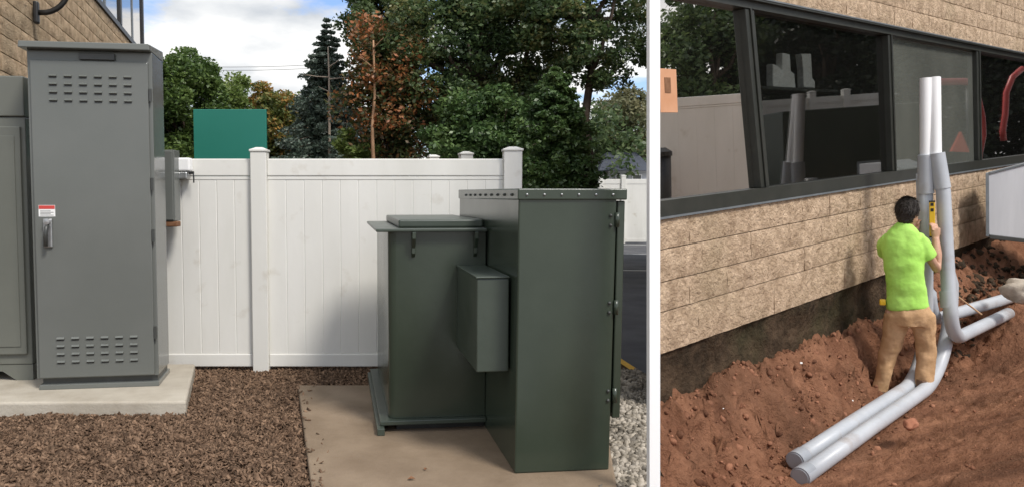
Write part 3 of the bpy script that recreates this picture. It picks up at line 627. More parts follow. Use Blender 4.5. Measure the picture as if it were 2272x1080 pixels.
# power lines far off
for i, (y0, y1) in enumerate(((146, 138), (153, 146))):
    a = gy(330, y0, 60); b_ = gy(800, y1, 62)
    o = MB().tube([a.lerp(b_, t / 8) - Vector((0, 0, .25 * math.sin(math.pi * t / 8))) for t in range(9)], .018, 6).build('power_line', M['dark_metal']); tag(o, ('upper' if i == 0 else 'lower') + ' thin power line crossing the clouds beside the spruce', 'power line')

# added white post in place of the blank strip dividing yard and dig
bp_ = eye + ray(1453, 1130) * 3.62; tp_ = eye + ray(1453, -40) * 3.62; hw = 12.0 / F * 3.62
P4 = [bp_ - rt * hw, bp_ + rt * hw, bp_ + rt * hw + fw * .05, bp_ - rt * hw + fw * .05]
dirp = tp_ - bp_; ext = dirp.normalized() * -.12
wp = MB().hexa([v + ext for v in P4], [v + dirp for v in P4]).build('divider_post', M['white_paint'], bevel=.002)
tag(wp, 'tall narrow white post added as a divider between the yard and the dirt trench', 'post')

# ================================================================== SETTING: the dig (right)
def sm(a, b, x): t = min(1, max(0, (x - a) / (b - a))); return t * t * (3 - 2 * t)
def dirt_h(s, t):
    fl = -.80 + .52 * sm(8.75, 10.2, s) + .0 + .10 * sm(6.0, 4.2, s) * 1.0
    zw = -.15 - .028 * (min(s, 9) - 4.5) + .30 * sm(8.9, 10.4, s) + .07 * mnoise.noise(Vector((s * 1.7, 5, 0)))
    z = zw + (fl - zw) * sm(.0, .46 - .16 * sm(6.6, 7.6, s), t) if zw > fl else fl
    z += (.02 - fl) * sm(.74, 3.1, t) ** .85
    k = 1 - .62 * sm(.6, 1.0, t)
    n = mnoise.fractal(Vector((s * 2.3, t * 2.3, 3)), 1.0, 2.0, 3) * .085 + mnoise.fractal(Vector((s * 5.5, t * 5.5, 9)), .9, 2.0, 3) * .055 * sm(.8, .5, t)
    m_ = mnoise.fractal(Vector((s * 9, t * 9, 7)), .8, 2.1, 4)
    rid = (abs(m_) - .25) * .10
    near_pipe = sm(.34, .42, t) * sm(.86, .78, t) * sm(8.9, 8.5, s)
    return z + (n + rid) * k * (1 - .75 * near_pipe)
def px_of(p):
    d = p - eye; f_ = d.dot(fw); return XC + F * d.dot(rt) / f_ if f_ > .05 else 99999
ss = list(np.arange(2.2, 11.5, .034)) + list(np.arange(11.5, 17, .12)); ts = list(np.arange(-.04, 1.6, .022)) + list(np.arange(1.6, 5.4, .06))
def dv_(s, t):
    z = dirt_h(s, t); k = sm(.03, .12, t) * sm(.75, .5, t)
    return (s + .05 * k * mnoise.fractal(Vector((s * 8, t * 8, z * 8 + 20)), .9, 2, 3), -t - k * (.055 * mnoise.fractal(Vector((s * 5, z * 6, 40)), .8, 2.2, 4) + .05 * abs(mnoise.noise(Vector((s * 13, z * 13, t * 13))))), z + .03 * k * mnoise.noise(Vector((s * 16, t * 16, z * 16))))
tv = [dv_(s, t) for s in ss for t in ts]; ok = [px_of(RM @ Vector(v)) > 1449 for v in tv]
nT = len(ts); fs = []
for i in range(len(ss) - 1):
    for j in range(nT - 1):
        q = (i * nT + j, (i + 1) * nT + j, (i + 1) * nT + j + 1, i * nT + j + 1)
        if all(ok[k] for k in q): fs.append(q[::-1])
te = MB(); te.v = tv; te.f = fs; dirt = te.build('dirt_trench', M['dirt'], smooth=True); dirt.matrix_world = RM; tag(dirt, kind='structure')
bm = bmesh.new(); bm.from_mesh(dirt.data); bmesh.ops.delete(bm, geom=[v for v in bm.verts if not v.link_faces], context='VERTS'); bm.to_mesh(dirt.data); bm.free()
# cut bank along the yard edge
bk = MB(); prev = None; vs = []; fs = []
for i in range(60):
    Y = 3.2 + i * .06; a = eye + ray(1452, 900) * Y; a = Vector((a.x, a.y, 0)); b_ = Vector((a.x + .05 * mnoise.noise((i * .3, 0, 0)) , a.y, -1.2)); vs += [a, b_]
    if i: fs.append((2 * i - 2, 2 * i, 2 * i + 1, 2 * i - 1))
tag(bk.add(vs, fs).build('cut_bank', M['dirt'], smooth=True), kind='structure')
yg = MB().add([(4, -5.2, -.02), (90, -5.2, -.02), (90, -90, -.02), (4, -90, -.02)], [(3, 2, 1, 0)]).add([(16.8, 0, -.02), (90, 0, -.02), (90, -5.25, -.03), (16.8, -5.25, -.03)], [(3, 2, 1, 0)]).build('yard_ground', M['asphalt']); yg.matrix_world = RM; tag(yg, kind='structure')
# clods
pts = []; random.seed(11); rng = np.random.default_rng(11)
while len(pts) < 4200:
    s = random.uniform(4.2, 11); t = random.uniform(.02, 2.6) if random.random() < .4 else random.uniform(.02, .6)
    if t > .8 and random.random() < .6: continue
    v = Vector((s, -t, dirt_h(s, t)))
    if px_of(RM @ v) < 1470: continue
    pts.append(tuple(v))
pts = np.array(pts); sz = rng.uniform(.004, .015, len(pts)) * np.where(rng.uniform(size=len(pts)) < .12, 2.6, 1) * np.where(-pts[:, 1] > .8, .7, 1)
scatter('dirt_clods', pts, iv, if_, sz, M['clod'], flat=.8, label='loose reddish clods of earth lying in the trench', frame='R', cat='soil')

# ------------------------------------------------------------------ block building above the trench
bld = thing('block_building', 'tan split face block building with dark ribbon windows above the trench', 'building', (0, 0, 0), 0, 'R')
ZB, ZS, ZT, ZR = .17, 1.09, 2.70, 4.3; SE = 16.5
def slab(y0, y1, z0, z1, name, m, x1=SE, bevel=0):
    b = [(bx_s(y0, z0), y0, z0), (x1, y0, z0), (x1, y1, z0), (bx_s(y1, z0) + .02, y1, z0)]
    t = [(bx_s(y0, z1), y0, z1), (x1, y0, z1), (x1, y1, z1), (bx_s(y1, z1) + .02, y1, z1)]
    return MB().hexa(b, t).build(name, m, bld, bevel)
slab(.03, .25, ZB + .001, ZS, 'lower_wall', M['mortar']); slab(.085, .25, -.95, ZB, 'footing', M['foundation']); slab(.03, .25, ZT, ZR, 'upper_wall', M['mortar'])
x0f = lambda z: bx_s(0, z) + .002
lay(bld, x0f, lambda z: SE - .05, [(ZB, .458), (.458, .663), (.663, .885), (.885, ZS)], .62, M['split_block_grey'], .007)
rows = [(ZT + .205 * i, ZT + .205 * (i + 1)) for i in range(7)]
lay(bld, x0f, lambda z: SE - .05, rows, .62, M['split_block_grey'], .007)
# foundation, rough and earth stained
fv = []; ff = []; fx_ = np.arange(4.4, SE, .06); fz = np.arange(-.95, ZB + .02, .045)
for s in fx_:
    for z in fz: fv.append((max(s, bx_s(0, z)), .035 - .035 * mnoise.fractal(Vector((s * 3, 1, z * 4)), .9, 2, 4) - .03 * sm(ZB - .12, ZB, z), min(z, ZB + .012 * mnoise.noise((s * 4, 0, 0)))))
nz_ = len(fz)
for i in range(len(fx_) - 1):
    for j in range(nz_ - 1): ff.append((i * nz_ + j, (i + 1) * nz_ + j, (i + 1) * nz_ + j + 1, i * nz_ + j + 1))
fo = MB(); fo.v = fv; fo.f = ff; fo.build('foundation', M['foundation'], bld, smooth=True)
# end wall and roof, room shell
yE = 7.6
MB().hexa([(bx_s(.25, -.9) + .01, .25, -.9), (bx_s(.25, -.9) + .2, .25, -.9), (SE, yE - .2, -.9), (SE, yE, -.9)], [(bx_s(.25, ZR) + .01, .25, ZR), (bx_s(.25, ZR) + .2, .25, ZR), (SE, yE - .2, ZR), (SE, yE, ZR)]).build('end_wall', M['mortar'], bld)
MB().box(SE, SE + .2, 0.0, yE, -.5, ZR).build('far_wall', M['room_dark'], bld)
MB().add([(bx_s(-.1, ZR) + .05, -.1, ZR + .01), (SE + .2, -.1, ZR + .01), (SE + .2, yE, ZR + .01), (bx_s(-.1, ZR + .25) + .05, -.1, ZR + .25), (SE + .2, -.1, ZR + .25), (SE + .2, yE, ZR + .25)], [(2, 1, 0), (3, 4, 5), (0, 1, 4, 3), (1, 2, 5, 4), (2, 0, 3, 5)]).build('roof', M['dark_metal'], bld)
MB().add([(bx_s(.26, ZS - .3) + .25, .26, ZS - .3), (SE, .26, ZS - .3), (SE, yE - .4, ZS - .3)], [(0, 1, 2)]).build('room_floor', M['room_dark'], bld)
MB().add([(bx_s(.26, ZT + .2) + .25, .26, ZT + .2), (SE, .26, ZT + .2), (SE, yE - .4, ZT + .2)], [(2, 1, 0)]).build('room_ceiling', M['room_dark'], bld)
# ribbon window
slab(-.038, .12, ZS + .001, ZS + .016, 'window_sill', M['frame_edge']); slab(-.030, .12, ZS + .017, ZS + .125, 'window_frame', M['frame_bronze'])
slab(-.012, .12, ZT - .085, ZT - .030, 'window_frame', M['frame_bronze']); slab(-.045, .12, ZT - .029, ZT - .014, 'window_frame', M['frame_bronze']); slab(-.05, .12, ZT - .013, ZT - .001, 'window_head', M['frame_edge'])
mul = [(5.86, 6.03, .145), (8.84, 8.91, .125), (11.90, 11.95, .17)]
mulx = []
for tx, bx__, wd_ in mul:
    z0, z1 = ZS + .126, ZT - .086
    MB().hexa([(bx__, -.002, z0), (bx__ + wd_, -.002, z0), (bx__ + wd_, .12, z0), (bx__, .12, z0)], [(tx, -.002, z1), (tx + wd_, -.002, z1), (tx + wd_, .12, z1), (tx, .12, z1)]).build('mullion', M['frame_bronze'], bld, .006)
    MB().hexa([(bx__ + wd_ * .42, -.016, z0), (bx__ + wd_ * .58, -.016, z0), (bx__ + wd_ * .58, -.003, z0), (bx__ + wd_ * .42, -.003, z0)], [(tx + wd_ * .42, -.016, z1), (tx + wd_ * .58, -.016, z1), (tx + wd_ * .58, -.003, z1), (tx + wd_ * .42, -.003, z1)]).build('mullion_rib', M['frame_bronze'], bld, .004)
z0, z1 = ZS + .12, ZT - .08
def pane(xa0, xa1, xb0, xb1, m, y=.05):
    MB().hexa([(xa0, y, z0), (xb0, y, z0), (xb0, y + .008, z0), (xa0, y + .008, z0)], [(xa1, y, z1), (xb1, y, z1), (xb1, y + .008, z1), (xa1, y + .008, z1)]).build('pane', m, bld)
pane(bx_s(.05, z0), bx_s(.05, z1), 6.05, 5.88, M['glass_coated']); pane(6.17, 6.0, 8.92, 8.85, M['glass_dark'], .055)
pane(9.03, 8.96, 11.96, 11.91, M['pane_grey'], .05); pane(12.11, 12.06, SE - .1, SE - .1, M['glass_far'], .055)
# orange notice inside the first pane
a = rpl(1462, 152, 1, .042); b_ = rpl(1504, 250, 1, .042)
on = thing('orange_notice', 'orange paper notice taped to the window next to the white post', 'notice', (a.x, .042, b_.z), 0, 'R')
MB().box(0, b_.x - a.x, 0, .004, 0, a.z - b_.z).build('paper', M['orange_sign'], on)
MB().box(.06, (b_.x - a.x) * .62, -.004, -.001, (a.z - b_.z) * .45, (a.z - b_.z) * .8).build('print', M['rust'], on)
# two added white pieces imitating bright sky gaps mirrored in the second pane
for i, (pa, pb, lab) in enumerate(((1708, 1756, 'notched white piece added as a sky reflection in the second window'), (1770, 1800, 'upright white block added as a sky reflection in the second window'))):
    a = rpl(pa, 195, 1, .16); b_ = rpl(pb, 122, 1, .16); wj = b_.x - a.x; hj = b_.z - a.z
    j = thing('sky_reflection_piece', lab, 'sky reflection', (a.x, .13, a.z), 0, 'R')
    prof = [(0, 0), (wj, 0), (wj * .96, hj * .42), (wj * .80, hj * .50), (wj * .78, hj * .98), (wj * .45, hj), (wj * .42, hj * .5), (wj * .2, hj * .62), (wj * .02, hj * .66)] if i == 0 else [(wj * .2, 0), (wj, 0), (wj * .98, hj * .2), (wj * .8, hj * .3), (wj * .76, hj), (wj * .1, hj * .97), (wj * .2, hj * .5)]
    n_ = len(prof)
    MB().add([(x, 0, z) for x, z in prof] + [(x, .06, z) for x, z in prof], [tuple(range(n_)), tuple(range(2 * n_ - 1, n_ - 1, -1))] + [(k, k + n_, (k + 1) % n_ + n_, (k + 1) % n_) for k in range(n_)]).build('block', M['white_sheet'], j, .006)
a = rpl(1730, 196, 1, .16)
shf = thing('window_shelf', 'dark shelf inside the second window carrying the two added white pieces', 'shelf', (6.25, .07, a.z - .03), 0, 'R'); MB().box(0, 1.5, 0, .22, 0, .025).build('board', M['dark_metal'], shf); 

# ------------------------------------------------------------------ conduits
def arc_pts(c, a, b, r, n=12):         # quarter bend: centre c, from direction a to direction b
    a = Vector(a); b = Vector(b); c = Vector(c)
    return [c + (a * math.cos(i * math.pi / 2 / n) + b * math.sin(i * math.pi / 2 / n)) * r for i in range(n + 1)]
def coupling(root, p, q, r):
    MB().tube([p, q], r, 20).build('coupling', M['pvc_grey'], root, .003, smooth=False)
PR = .059
def conduit(name, label, path, white_from=None, couplings=(), group='grey conduits in the trench', end_collar=None, r=PR):
    o = thing(name, label, 'pipe', (0, 0, 0), 0, 'R', group)
    path = [Vector(p) for p in path]
    MB().tube(path, r, 22).build('pipe', M['pvc_grey'], o, smooth=True)
    for p, q in couplings: shade_auto(MB().tube([p, q], r + .008, 22).build('coupling', M['pvc_grey'], o))
    if end_collar:
        p, q = Vector(end_collar[0]), Vector(end_collar[1]); d = (q - p).normalized()
        shade_auto(MB().tube([p, q], r + .007, 22).build('end_collar', M['pvc_dark'], o)); shade_auto(MB().tube([q - d * .002, q + d * .006], r - .004, 22).build('plug', M['pvc_dark'], o))
    if white_from:
        p, q = white_from; shade_auto(MB().tube([p, q], r - .010, 20).build('white_stub', M['pvc_white'], o))
    return o
ZA = -.715
def sweep(x_end, y_end, x_r, y_r, rad, top, dy_top=0.0, dx_top=0.0):
    pts = [Vector((x_end, y_end, ZA)), Vector(((x_end + x_r - rad) / 2, (y_end + y_r) / 2, ZA + .005))]
    pts += [Vector((x_r - rad + rad * math.sin(a), y_r, ZA + rad - rad * math.cos(a))) for a in [i * math.pi / 2 / 14 for i in range(15)]]
    b = pts[-1]; pts.append(b.lerp(Vector((b.x + dx_top, b.y + dy_top, top)), .5)); pts.append(Vector((b.x + dx_top, b.y + dy_top, top))); return pts
yB = -.64
conduit('conduit', 'long grey conduit sweeping to the left behind, between the worker\'s legs', sweep(5.38, -.51, 8.2, -.50, .6, 1.38, -.028, -.05), ((8.15, -.528, 1.33), (8.225, -.512, 2.08)), [((8.152, -.527, 1.02), (8.15, -.528, 1.375))], end_collar=((5.50, -.51, ZA), (5.37, -.51, ZA)))
conduit('conduit', 'long grey conduit sweeping to the left in front, nearest the camera', sweep(5.12, -.668, 8.45, yB, .85, .42, .03, -.13), None, [], end_collar=((5.24, -.659, ZA), (5.11, -.66, ZA)))
cpath = [(8.164, -.604, 1.38), (8.172, -.660, 1.03), (8.07, -.724, .08)] + [(8.33 - .285 * math.cos(a), -.745, -.05 - .285 * math.sin(a)) for a in [i * math.pi / 24 for i in range(13)]] + [(9.46, -.776, -.355), (9.8, -.785, -.36)]
conduit('conduit', 'grey riser in front of the wall bending right at its foot', cpath, ((8.164, -.604, 1.33), (8.28, -.57, 2.08)), [((8.170, -.655, 1.06), (8.164, -.612, 1.385)), ((8.075, -.714, .13), (8.058, -.727, -.02))])
dpath = [(8.30, -.46, 1.2), (8.31, -.47, .1)] + [(8.59 - .28 * math.cos(a), -.50, .05 - .28 * math.sin(a)) for a in [i * math.pi / 24 for i in range(13)]] + [(9.9, -.74, -.225), (10.2, -.8, -.225)]
conduit('conduit', 'grey conduit running right behind the bent riser', dpath)
# ------------------------------------------------------------------ worker
def remesh(o, vox, smooth_it=4, disp=None, dscale=.08):
    r = o.modifiers.new('remesh', 'REMESH'); r.mode = 'VOXEL'; r.voxel_size = vox; r.use_smooth_shade = True
    if smooth_it: s = o.modifiers.new('smooth', 'SMOOTH'); s.iterations = smooth_it; s.factor = .5
    if disp:
        t = bpy.data.textures.new(o.name + '_folds', 'CLOUDS'); t.noise_scale = dscale; t.noise_depth = 2
        d = o.modifiers.new('folds', 'DISPLACE'); d.texture = t; d.strength = disp; d.mid_level = .5; d.texture_coords = 'LOCAL'
    return o
per = thing('person', 'person in bright yellow green shirt and tan trousers holding a level to the conduits', 'person', (7.70, -.475, -.895), R(18 - 90), 'R')
per.scale = (1.035,) * 3
HX, HZ = .038, 1.71
def hand(mb, wrist, d, n, s=1.0, curl=1.0, thumb=1):
    d = Vector(d).normalized(); n = Vector(n).normalized(); n = (n - d * n.dot(d)).normalized(); sd_ = d.cross(n) * thumb; w0 = Vector(wrist)   # d along hand, n palm normal
    mb.tube([w0 - d * .03, w0 + d * .02, w0 + d * .06, w0 + d * .095], [(.024 * s, .02 * s), (.03 * s, .018 * s), (.04 * s, .016 * s), (.038 * s, .013 * s)], 10)
    for i, (off, ln) in enumerate(((-.030, .070), (-.010, .080), (.010, .076), (.029, .060))):
        b = w0 + d * .09 + sd_ * off; p1 = b + d * ln * .42 + n * .012 * curl; p2 = p1 + (d * .45 + n * .75 * curl).normalized() * ln * .33; p3 = p2 + (d * -.2 + n * curl).normalized() * ln * .26
        mb.tube([b - d * .02, p1, p2, p3], [.0095, .009, .0085, .007], 7)
    b = w0 + d * .03 + sd_ * -.036; mb.tube([b, b + sd_ * -.02 + d * .03 + n * .015, b + sd_ * -.022 + d * .055 + n * .04], [.012, .0105, .008], 7)
bd = MB()
bd.tube([(.0, 0, .85), (0, 0, 1.1), (-.01, 0, 1.35), (-.01, 0, 1.50), (-.005, .01, 1.57)], [(.135, .09), (.13, .085), (.14, .09), (.13, .08), (.06, .06)], 16)
bd.tube([(.005, .005, 1.52), (.02, .02, 1.62), (HX, .03, 1.68)], [.058, .052, .055], 12)
bd.ball((HX, .035, HZ), .080, .098, .120, 16, 12); bd.ball((HX + .03, .09, HZ - .055), .045, .045, .05)
fdir = Vector((math.sin(R(40)), math.cos(R(40)), 0)); fsd = Vector((fdir.y, -fdir.x, 0)); hc = Vector((HX, .035, HZ))
bd.tube([hc + fdir * .085 + Vector((0, 0, .01)), hc + fdir * .108 + Vector((0, 0, -.03)), hc + fdir * .09 + Vector((0, 0, -.04))], [.008, .014, .01], 8)
bd.ball(hc + fdir * .07 + Vector((0, 0, -.075)), .03, .03, .02)
for e_ in (-1, 1):
    bd.ball(hc + fsd * .078 * e_ + Vector((0, 0, -.01)), .012, .018, .03, 8, 6); bd.ball(hc + fdir * .078 + fsd * .032 * e_ + Vector((0, 0, .012)), .013, .013, .01, 8, 6)
for hx_, kn, an, f_ in (((-.06, 0, .84), (-.115, .03, .46), (-.195, .0, .08), 0), ((.12, 0, .84), (.165, .06, .50), (.135, .02, .20), 1)):
    bd.tube([hx_, kn, an], [.085, .055, .045], 10)
bd.tube([(.10, .0, 1.47), (.19, .06, 1.33), (.245, .11, 1.21), (.25, .16, 1.33), (.245, .205, 1.46)], [.036, .038, .04, .04, .028], 10)
hand(bd, (.245, .205, 1.46), (-.02, .12, 1), (-.75, .75, 0), 1.0, .9, 1)
bd.tube([(-.10, .0, 1.49), (-.105, .14, 1.38), (-.08, .25, 1.27), (.02, .31, 1.40), (.08, .36, 1.50)], [.045, .042, .038, .036, .028], 10)
hand(bd, (.08, .36, 1.50), (.25, .3, 1), (.8, .5, 0), 1.0, .9, -1)
remesh(bd.build('body', M['skin'], per), .0065, 3)
shm = MB()
shm.tube([(.026, 0, .872), (.024, 0, .90), (.02, .0, 1.0), (.005, 0, 1.2), (.0, 0, 1.38), (.0, .0, 1.48), (.005, .0, 1.555), (.012, .008, 1.60), (.016, .012, 1.615)], [(.158, .118), (.160, .120), (.152, .112), (.150, .108), (.158, .108), (.158, .096), (.118, .082), (.070, .065), (.060, .058)], 24)
shm.tube([(.095, 0, 1.495), (.130, .035, 1.44), (.165, .055, 1.35), (.180, .07, 1.312)], [.070, .072, .072, .071], 14)
shm.tube([(-.095, 0, 1.49), (-.122, .07, 1.43), (-.137, .14, 1.37), (-.128, .17, 1.34)], [.072, .074, .072, .070], 14)
so = remesh(shm.build('shirt', M['hivis'], per), .009, 5, .015, .10)
t_ = bpy.data.textures.new('shirt_creases', 'WOOD'); t_.wood_type = 'BANDNOISE'; t_.noise_scale = .16; t_.turbulence = 6; d_ = so.modifiers.new('creases', 'DISPLACE'); d_.texture = t_; d_.strength = .008; d_.texture_coords = 'LOCAL'
tr_ = MB()
tr_.tube([(.026, 0, .94), (.035, .0, .88), (.045, 0, .82), (.04, 0, .73)], [(.125, .09), (.155, .112), (.172, .122), (.155, .115)], 20)
tr_.tube([(-.045, 0, .82), (-.075, .015, .66), (-.118, .03, .47), (-.165, .015, .27), (-.21, 0, .05)], [.100, .092, .076, .070, .064], 14)
tr_.tube([(.125, 0, .82), (.145, .03, .68), (.166, .06, .50), (.150, .04, .32), (.135, .02, .18)], [.100, .092, .080, .074, .070], 14)
to_ = remesh(tr_.build('trousers', M['khaki'], per), .009, 5, .016, .09)
d_ = to_.modifiers.new('creases', 'DISPLACE'); d_.texture = t_; d_.strength = .012; d_.texture_coords = 'LOCAL'
hr = MB(); hr.ball((HX - .004, .022, HZ + .026), .092, .104, .110, 18, 12); hr.ball((HX - .018, -.02, HZ - .04), .070, .05, .06, 12, 8)
remesh(hr.build('hair', M['hair'], per), .007, 1, .022, .014)
hs_ = MB(); rh = random.Random(4)
for _ in range(1500):                  # short hair lying back over the skull
    a_, e_ = rh.uniform(0, 2 * math.pi), rh.uniform(-.45, 1.45); dvec = Vector((math.cos(a_) * math.cos(e_), math.sin(a_) * math.cos(e_), math.sin(e_)))
    if dvec.dot(fdir) > .55 and e_ < .6: continue
    p_ = Vector((HX - .004 + dvec.x * .090, .022 + dvec.y * .102, HZ + .026 + dvec.z * .108)); tg = (Vector((-.2, -.3, -.55)) - dvec * Vector((-.2, -.3, -.55)).dot(dvec)).normalized() + dvec * rh.uniform(.25, .7) + Vector((rh.uniform(-.4, .4), rh.uniform(-.4, .4), 0))
    sw = dvec.cross(tg).normalized() * .0035; hs_.add([p_ - sw, p_ + sw, p_ + tg * rh.uniform(.018, .032)], [(0, 1, 2)])
hs_.build('hair_strands', M['hair'], per)
for (x, y, ang, zb) in ((-.205, 0, .3, 0), (.135, .02, -.1, .12)):
    b_ = MB(); b_.tube([(0, -.09, .045), (0, -.02, .05), (0, .06, .04), (0, .16, .03), (0, .19, .025)], [(.03, .03), (.043, .05), (.046, .042), (.042, .03), (.02, .015)], 12)
    b_.tube([(0, -.03, .03), (0, -.03, .13)], .05, 12); o = remesh(b_.build('boot', M['boot'], per), .010, 2); o.location = (x, y, zb); o.rotation_euler.z = ang
MB().box(-.185, -.135, -.06, .01, .905, .955).build('tape_measure', M['yellow'], per, .012)
# spirit level in the right hand
bpy.context.view_layer.update()
pL = RM.inverted() @ (per.matrix_world @ Vector((.222, .262, 1.47)))
lev = thing('spirit_level', 'short yellow spirit level held upright between the two risers', 'level', pL, R(18 - 90), 'R')
lb_ = MB().box(-.022, .022, -.02, .02, .0, .33).build('body', M['yellow'], lev, .004)
for z0 in (.235, .285): 
    MB().box(-.012, .012, -.0215, -.0195, z0, z0 + .028).build('vial', M['black'], lb_)
for z0 in (-.004, .318): MB().box(-.024, .024, -.022, .022, z0, z0 + .014).build('end_cap', M['black'], lb_, .003)
# ------------------------------------------------------------------ white housing at the right edge
A1 = rat(2187, 455, 9.2); A2 = rat(2272, 450, 9.2); du = Vector((A2.x - A1.x, A2.y - A1.y, 0)); seen = du.length; du = du.normalized(); TL = 2.0
t0_, b0_ = rat(2187, 384, 9.2).z, rat(2187, 526, 9.2).z; t1_, b1_ = rat(2272, 362, 9.2).z, rat(2272, 536, 9.2).z
def ztr(x): return t0_ + (t1_ - t0_) * min(x / seen, 2.2)
def zbr(x): return b0_ + (b1_ - b0_) * min(x / seen, 2.2)
wb = thing('white_trailer', 'white panelled metal trailer body with grey frame at the right picture edge', 'trailer', (A1.x, A1.y, 0), math.atan2(du.y, du.x), 'R')
def tbx(x0, x1, y0, y1, fb, ft):   # body narrows towards the back
    y1 = min(y1, .5); k = .95 * (y1 - y0); return MB().hexa([(x0, y0, fb(x0)), (x1, y0, fb(x1)), (x1 + k, y1, fb(x1)), (x0 + k, y1, fb(x0))], [(x0, y0, ft(x0)), (x1, y0, ft(x1)), (x1 + k, y1, ft(x1)), (x0 + k, y1, ft(x0))])
xm = seen * 2.2
for x0, x1 in ((.042, xm), (xm + .002, TL - .042)): tbx(x0, x1, .012, 1.2, lambda x: zbr(x) + .03, lambda x: ztr(x) - .03).build('panel', M['siding'], wb, .004)
for x in (0, TL - .04): tbx(x, x + .04, 0, 1.22, zbr, ztr).build('corner_frame', M['frame_edge'], wb, .006)
tbx(.041, xm, -.004, 1.22, lambda x: ztr(x) - .028, lambda x: ztr(x) + .004).build('top_rail', M['frame_edge'], wb, .005)
tbx(.041, xm, -.006, 1.22, lambda x: zbr(x) - .02, lambda x: zbr(x) + .028).build('bottom_rail', M['dark_metal'], wb, .005)
zbr = zbr(xm)
for y in (.15, .5):
    w_ = MB().tube([(TL - .5, y, .14), (TL - .3, y, .14)], .26, 22).build('wheel', M['black'], wb, .02); MB().tube([(TL - .302, y, .14), (TL - .285, y, .14)], .14, 18).build('rim', M['steel'], w_)
    MB().box(TL - .62, TL - .55, y - .05, y + .05, .1, zbr - .02).build('axle_bracket', M['dark_metal'], wb)
# ------------------------------------------------------------------ rocks, stake, small scraps
def rock(name, label, p, r, m, seed, sc=(1, 1, .8)):
    bm = bmesh.new(); bmesh.ops.create_icosphere(bm, subdivisions=3, radius=1)
    for v in bm.verts: v.co = v.co * (1 + .35 * mnoise.fractal(v.co * 1.3 + Vector((seed, 0, 0)), 1, 2, 3)); v.co = Vector((v.co.x * sc[0], v.co.y * sc[1], v.co.z * sc[2])) * r
    me = bpy.data.meshes.new(name); bm.to_mesh(me); bm.free(); o = obj(name, me, m, smooth=True); o.matrix_world = RM @ Matrix.Translation(Vector(p)); return tag(o, label, 'rock')
rock('rock', 'pale rock at the top of the dirt pile by the right edge', rat(2262, 645, 7.6), .15, M['rock_pale'], 3)
v = rpl(2020, 940, 2, -.62); rock('rock', 'reddish rock lying right of the front conduit', v, .06, M['rock_red'], 5, (1.3, .8, .6))
random.seed(21); rng = np.random.default_rng(21); pts = []
while len(pts) < 420:
    q = random.uniform(8.9, 12.5), random.uniform(.02, .62); pts.append((q[0], -q[1], dirt_h(*q) + .01))
pts = np.array(pts)
scatter('dark_rubble', pts, iv, if_, rng.uniform(.012, .045, len(pts)) * np.where(rng.uniform(size=len(pts)) < .08, 1.8, 1), M['dirt_dark'], flat=.75, label='dark broken rubble heaped against the wall behind the bent riser', frame='R', cat='rubble')
a = rat(2122, 655, 7.35); b_ = rat(2178, 697, 7.35)
st = MB().tube([a, b_], .008, 8).build('wooden_stake', M['wood']); st.matrix_world = RM; tag(st, 'thin wooden stake leaning across the two right hand conduits', 'stake')
for i, (px, py, lab) in enumerate(((1603, 905, 'small white scrap on the dirt at the left of the trench'), (1777, 805, 'white pebble on the dirt below the wall middle'), (1890, 888, 'white paper scrap left of the worker\'s foot'), (2007, 820, 'white pebble between the worker\'s legs'))):
    e0 = RI @ eye; d = RI.to_3x3() @ ray(px, py); k = 3.0
    while k < 9 and (e0 + d * k).z > dirt_h((e0 + d * k).x, max(0, -(e0 + d * k).y)) + .008: k += .01
    o = rock('scrap', lab, e0 + d * k, .016, M['white_sheet'], 30 + i, (1.3, .7, .5)); o['category'] = 'scrap'
# ------------------------------------------------------------------ what the windows reflect (stands to the right, facing the wall)
def mir(px, py, Y): v = rat(px, py, Y); return Vector((v.x, -v.y, v.z))
a = mir(1440, 400, 12); b_ = mir(1694, 400, 12); dd = Vector((b_.x - a.x, b_.y - a.y, 0)); zt = mir(1600, 210, 12).z
rf_ = thing('vinyl_fence', 'white vinyl fence mirrored in the window next to the white post', 'fence', (a.x, a.y, 0), math.atan2(dd.y, dd.x), 'R')
fence_run(rf_, 0, dd.length - .07, zt, .3); fence_post(rf_, dd.length, zt + .06, .15)
a = mir(1700, 400, 18); b_ = mir(1990, 400, 18); dd = Vector((b_.x - a.x, b_.y - a.y, 0)); zt = mir(1850, 213, 18).z
rf2 = thing('vinyl_fence', 'farther white fence mirrored as a pale band in the second window', 'fence', (a.x, a.y, 0), math.atan2(dd.y, dd.x), 'R')
fence_run(rf2, 0, dd.length, zt, .3); fence_post(rf2, dd.length * .4, zt + .1, .15); fence_post(rf2, dd.length * .66, zt + .1, .15)
a = mir(1705, 400, 14.5); b_ = mir(1995, 400, 14.5); dd = Vector((b_.x - a.x, b_.y - a.y, 0)); zt = mir(1850, 246, 14.5).z
dk = thing('utility_cabinet', 'dark green utility cabinet mirrored in the second window', 'cabinet', (a.x, a.y, 0), math.atan2(dd.y, dd.x), 'R')
MB().box(0, dd.length, 0, .9, 0, zt).build('body', M['xfmr_green'], dk, .02); MB().box(dd.length * .45, dd.length + .05, -.35, -.02, zt - .42, zt - .36).build('lid', M['xfmr_lid'], dk, .01)
for x in (.5, .8): MB().box(dd.length * x, dd.length * x + .12, -.03, -.002, .1, zt - .44).build('rib', M['xfmr_lid'], dk, .01)
v = mir(1478, 400, 11.5); tb = thing('trash_bin', 'black bin mirrored at the lower corner of the window by the white post', 'bin', (v.x, v.y, 0), 0, 'R')
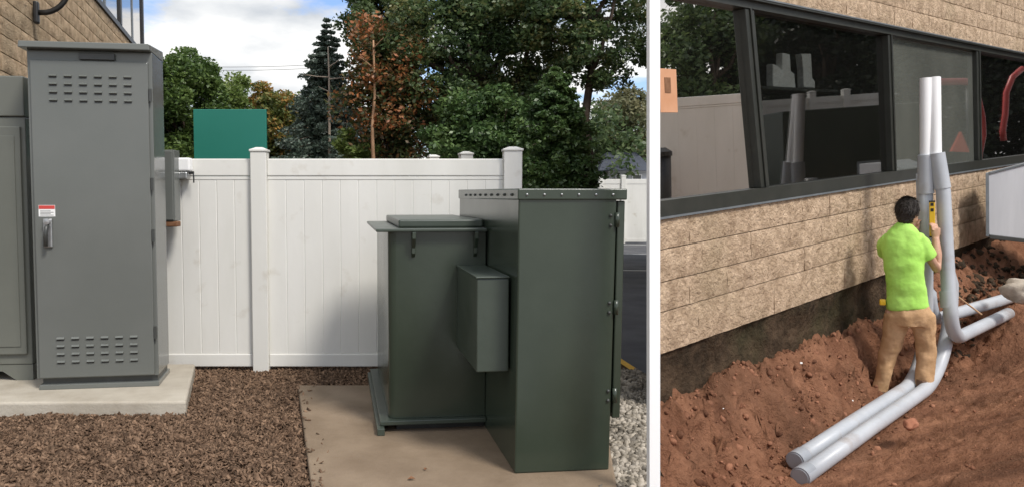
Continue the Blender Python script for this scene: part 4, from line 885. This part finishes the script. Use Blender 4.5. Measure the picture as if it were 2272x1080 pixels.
zb_ = mir(1478, 335, 11.5).z; MB().lathe([(.13, 0), (.17, zb_ * .95), (.16, zb_ * .95)], 18).build('body', M['black'], tb, smooth=True); MB().lathe([(.19, zb_ * .951), (.19, zb_ * .99), (.1, zb_ * 1.03)], 18).build('lid', M['black'], tb)
# red machine
v = mir(2140, 400, 15); ex = thing('excavator', 'red compact excavator mirrored in the right hand windows', 'excavator', (v.x, v.y, 0), 0, 'R')
def el(px, py, Y=15): return mir(px, py, Y) - Vector((v.x, v.y, 0))
def bar(name, pts_, r, m): MB().tube([el(*q) for q in pts_], r, 10).build(name, m, ex, smooth=True)
bar('canopy', [(2084, 182), (2100, 181), (2150, 180), (2170, 183)], .07, M['red_paint'])
for px in (2095, 2160): bar('canopy_post', [(px, 186), (px + 3, 390)], .03, M['black'])
tri = [el(2142, 292, 14.8), el(2162, 338, 14.8), el(2120, 336, 14.8)]; off = Vector((0, .03, 0))
MB().add(tri + [q + off for q in tri], [(0, 1, 2), (5, 4, 3), (0, 3, 4, 1), (1, 4, 5, 2), (2, 5, 3, 0)]).build('slow_moving_sign', M['orange_red'], ex)
bar('boom', [(2176, 190), (2186, 215), (2196, 260), (2198, 300), (2190, 340), (2186, 400)], .045, M['red_paint'])
bar('dipper', [(2285, 150), (2262, 170), (2248, 205), (2246, 250), (2240, 290), (2242, 312)], .055, M['red_paint'])
c0 = el(2180, 400); MB().box(-.6, .9, -.3, .9, .25, .95).build('chassis', M['dark_metal'], ex, .03)
for x in (-.5, .5): MB().box(x - .45, x + .5, -.5, -.3, 0, .4).build('track', M['black'], ex, .08)
oak_src = [('oak_tree', 'dark oak mirrored at the top of the window by the white post', 1560, 24, 300), ('oak_tree', 'added dark oak mirrored at the top of the second window', 1850, 24, 330), ('oak_tree', 'added dark oak mirrored above the excavator in the right hand windows', 2150, 26, 360), ('oak_tree', 'added dark oak mirrored at the far right window edge', 2420, 26, 360)]
for i, (nm, lb2, px, Y, wpx) in enumerate(oak_src):  # oaks after the first are added to darken the panes
    v = mir(px, 300, Y); broadleaf(nm, lb2, 0, 0, Y, 0, 0, 'leaf_dark' if i == 0 else 'leaf_darkened', 90 if i == 0 else 80, 120, .14, group='trees mirrored in the windows', seed=40 + i, loc=(v.x, v.y, 0), dims=(7.5, 1.2, wpx * Y / F / 2 * 1.15), frame='R', cl=.22, trunk_r=.25)
random.seed(9); rng = np.random.default_rng(9)
hc_ = []
for i in range(360):
    px = random.uniform(1690, 2500); v = mir(px, 300, random.uniform(27, 31)); hc_.append((v.x, v.y, random.uniform(.2, 7.5)))
hw_ = leaves('darkening_wood', hc_, [random.uniform(.8, 1.3) for _ in hc_], 60, .22, M['leaf_darkened'], None); hw_.matrix_world = RM; tag(hw_, 'added dark wood that blackens the windows over the trench', 'wood', kind='stuff')  # unseen foliage added to blacken what the glass mirrors
bpy.context.view_layer.update()
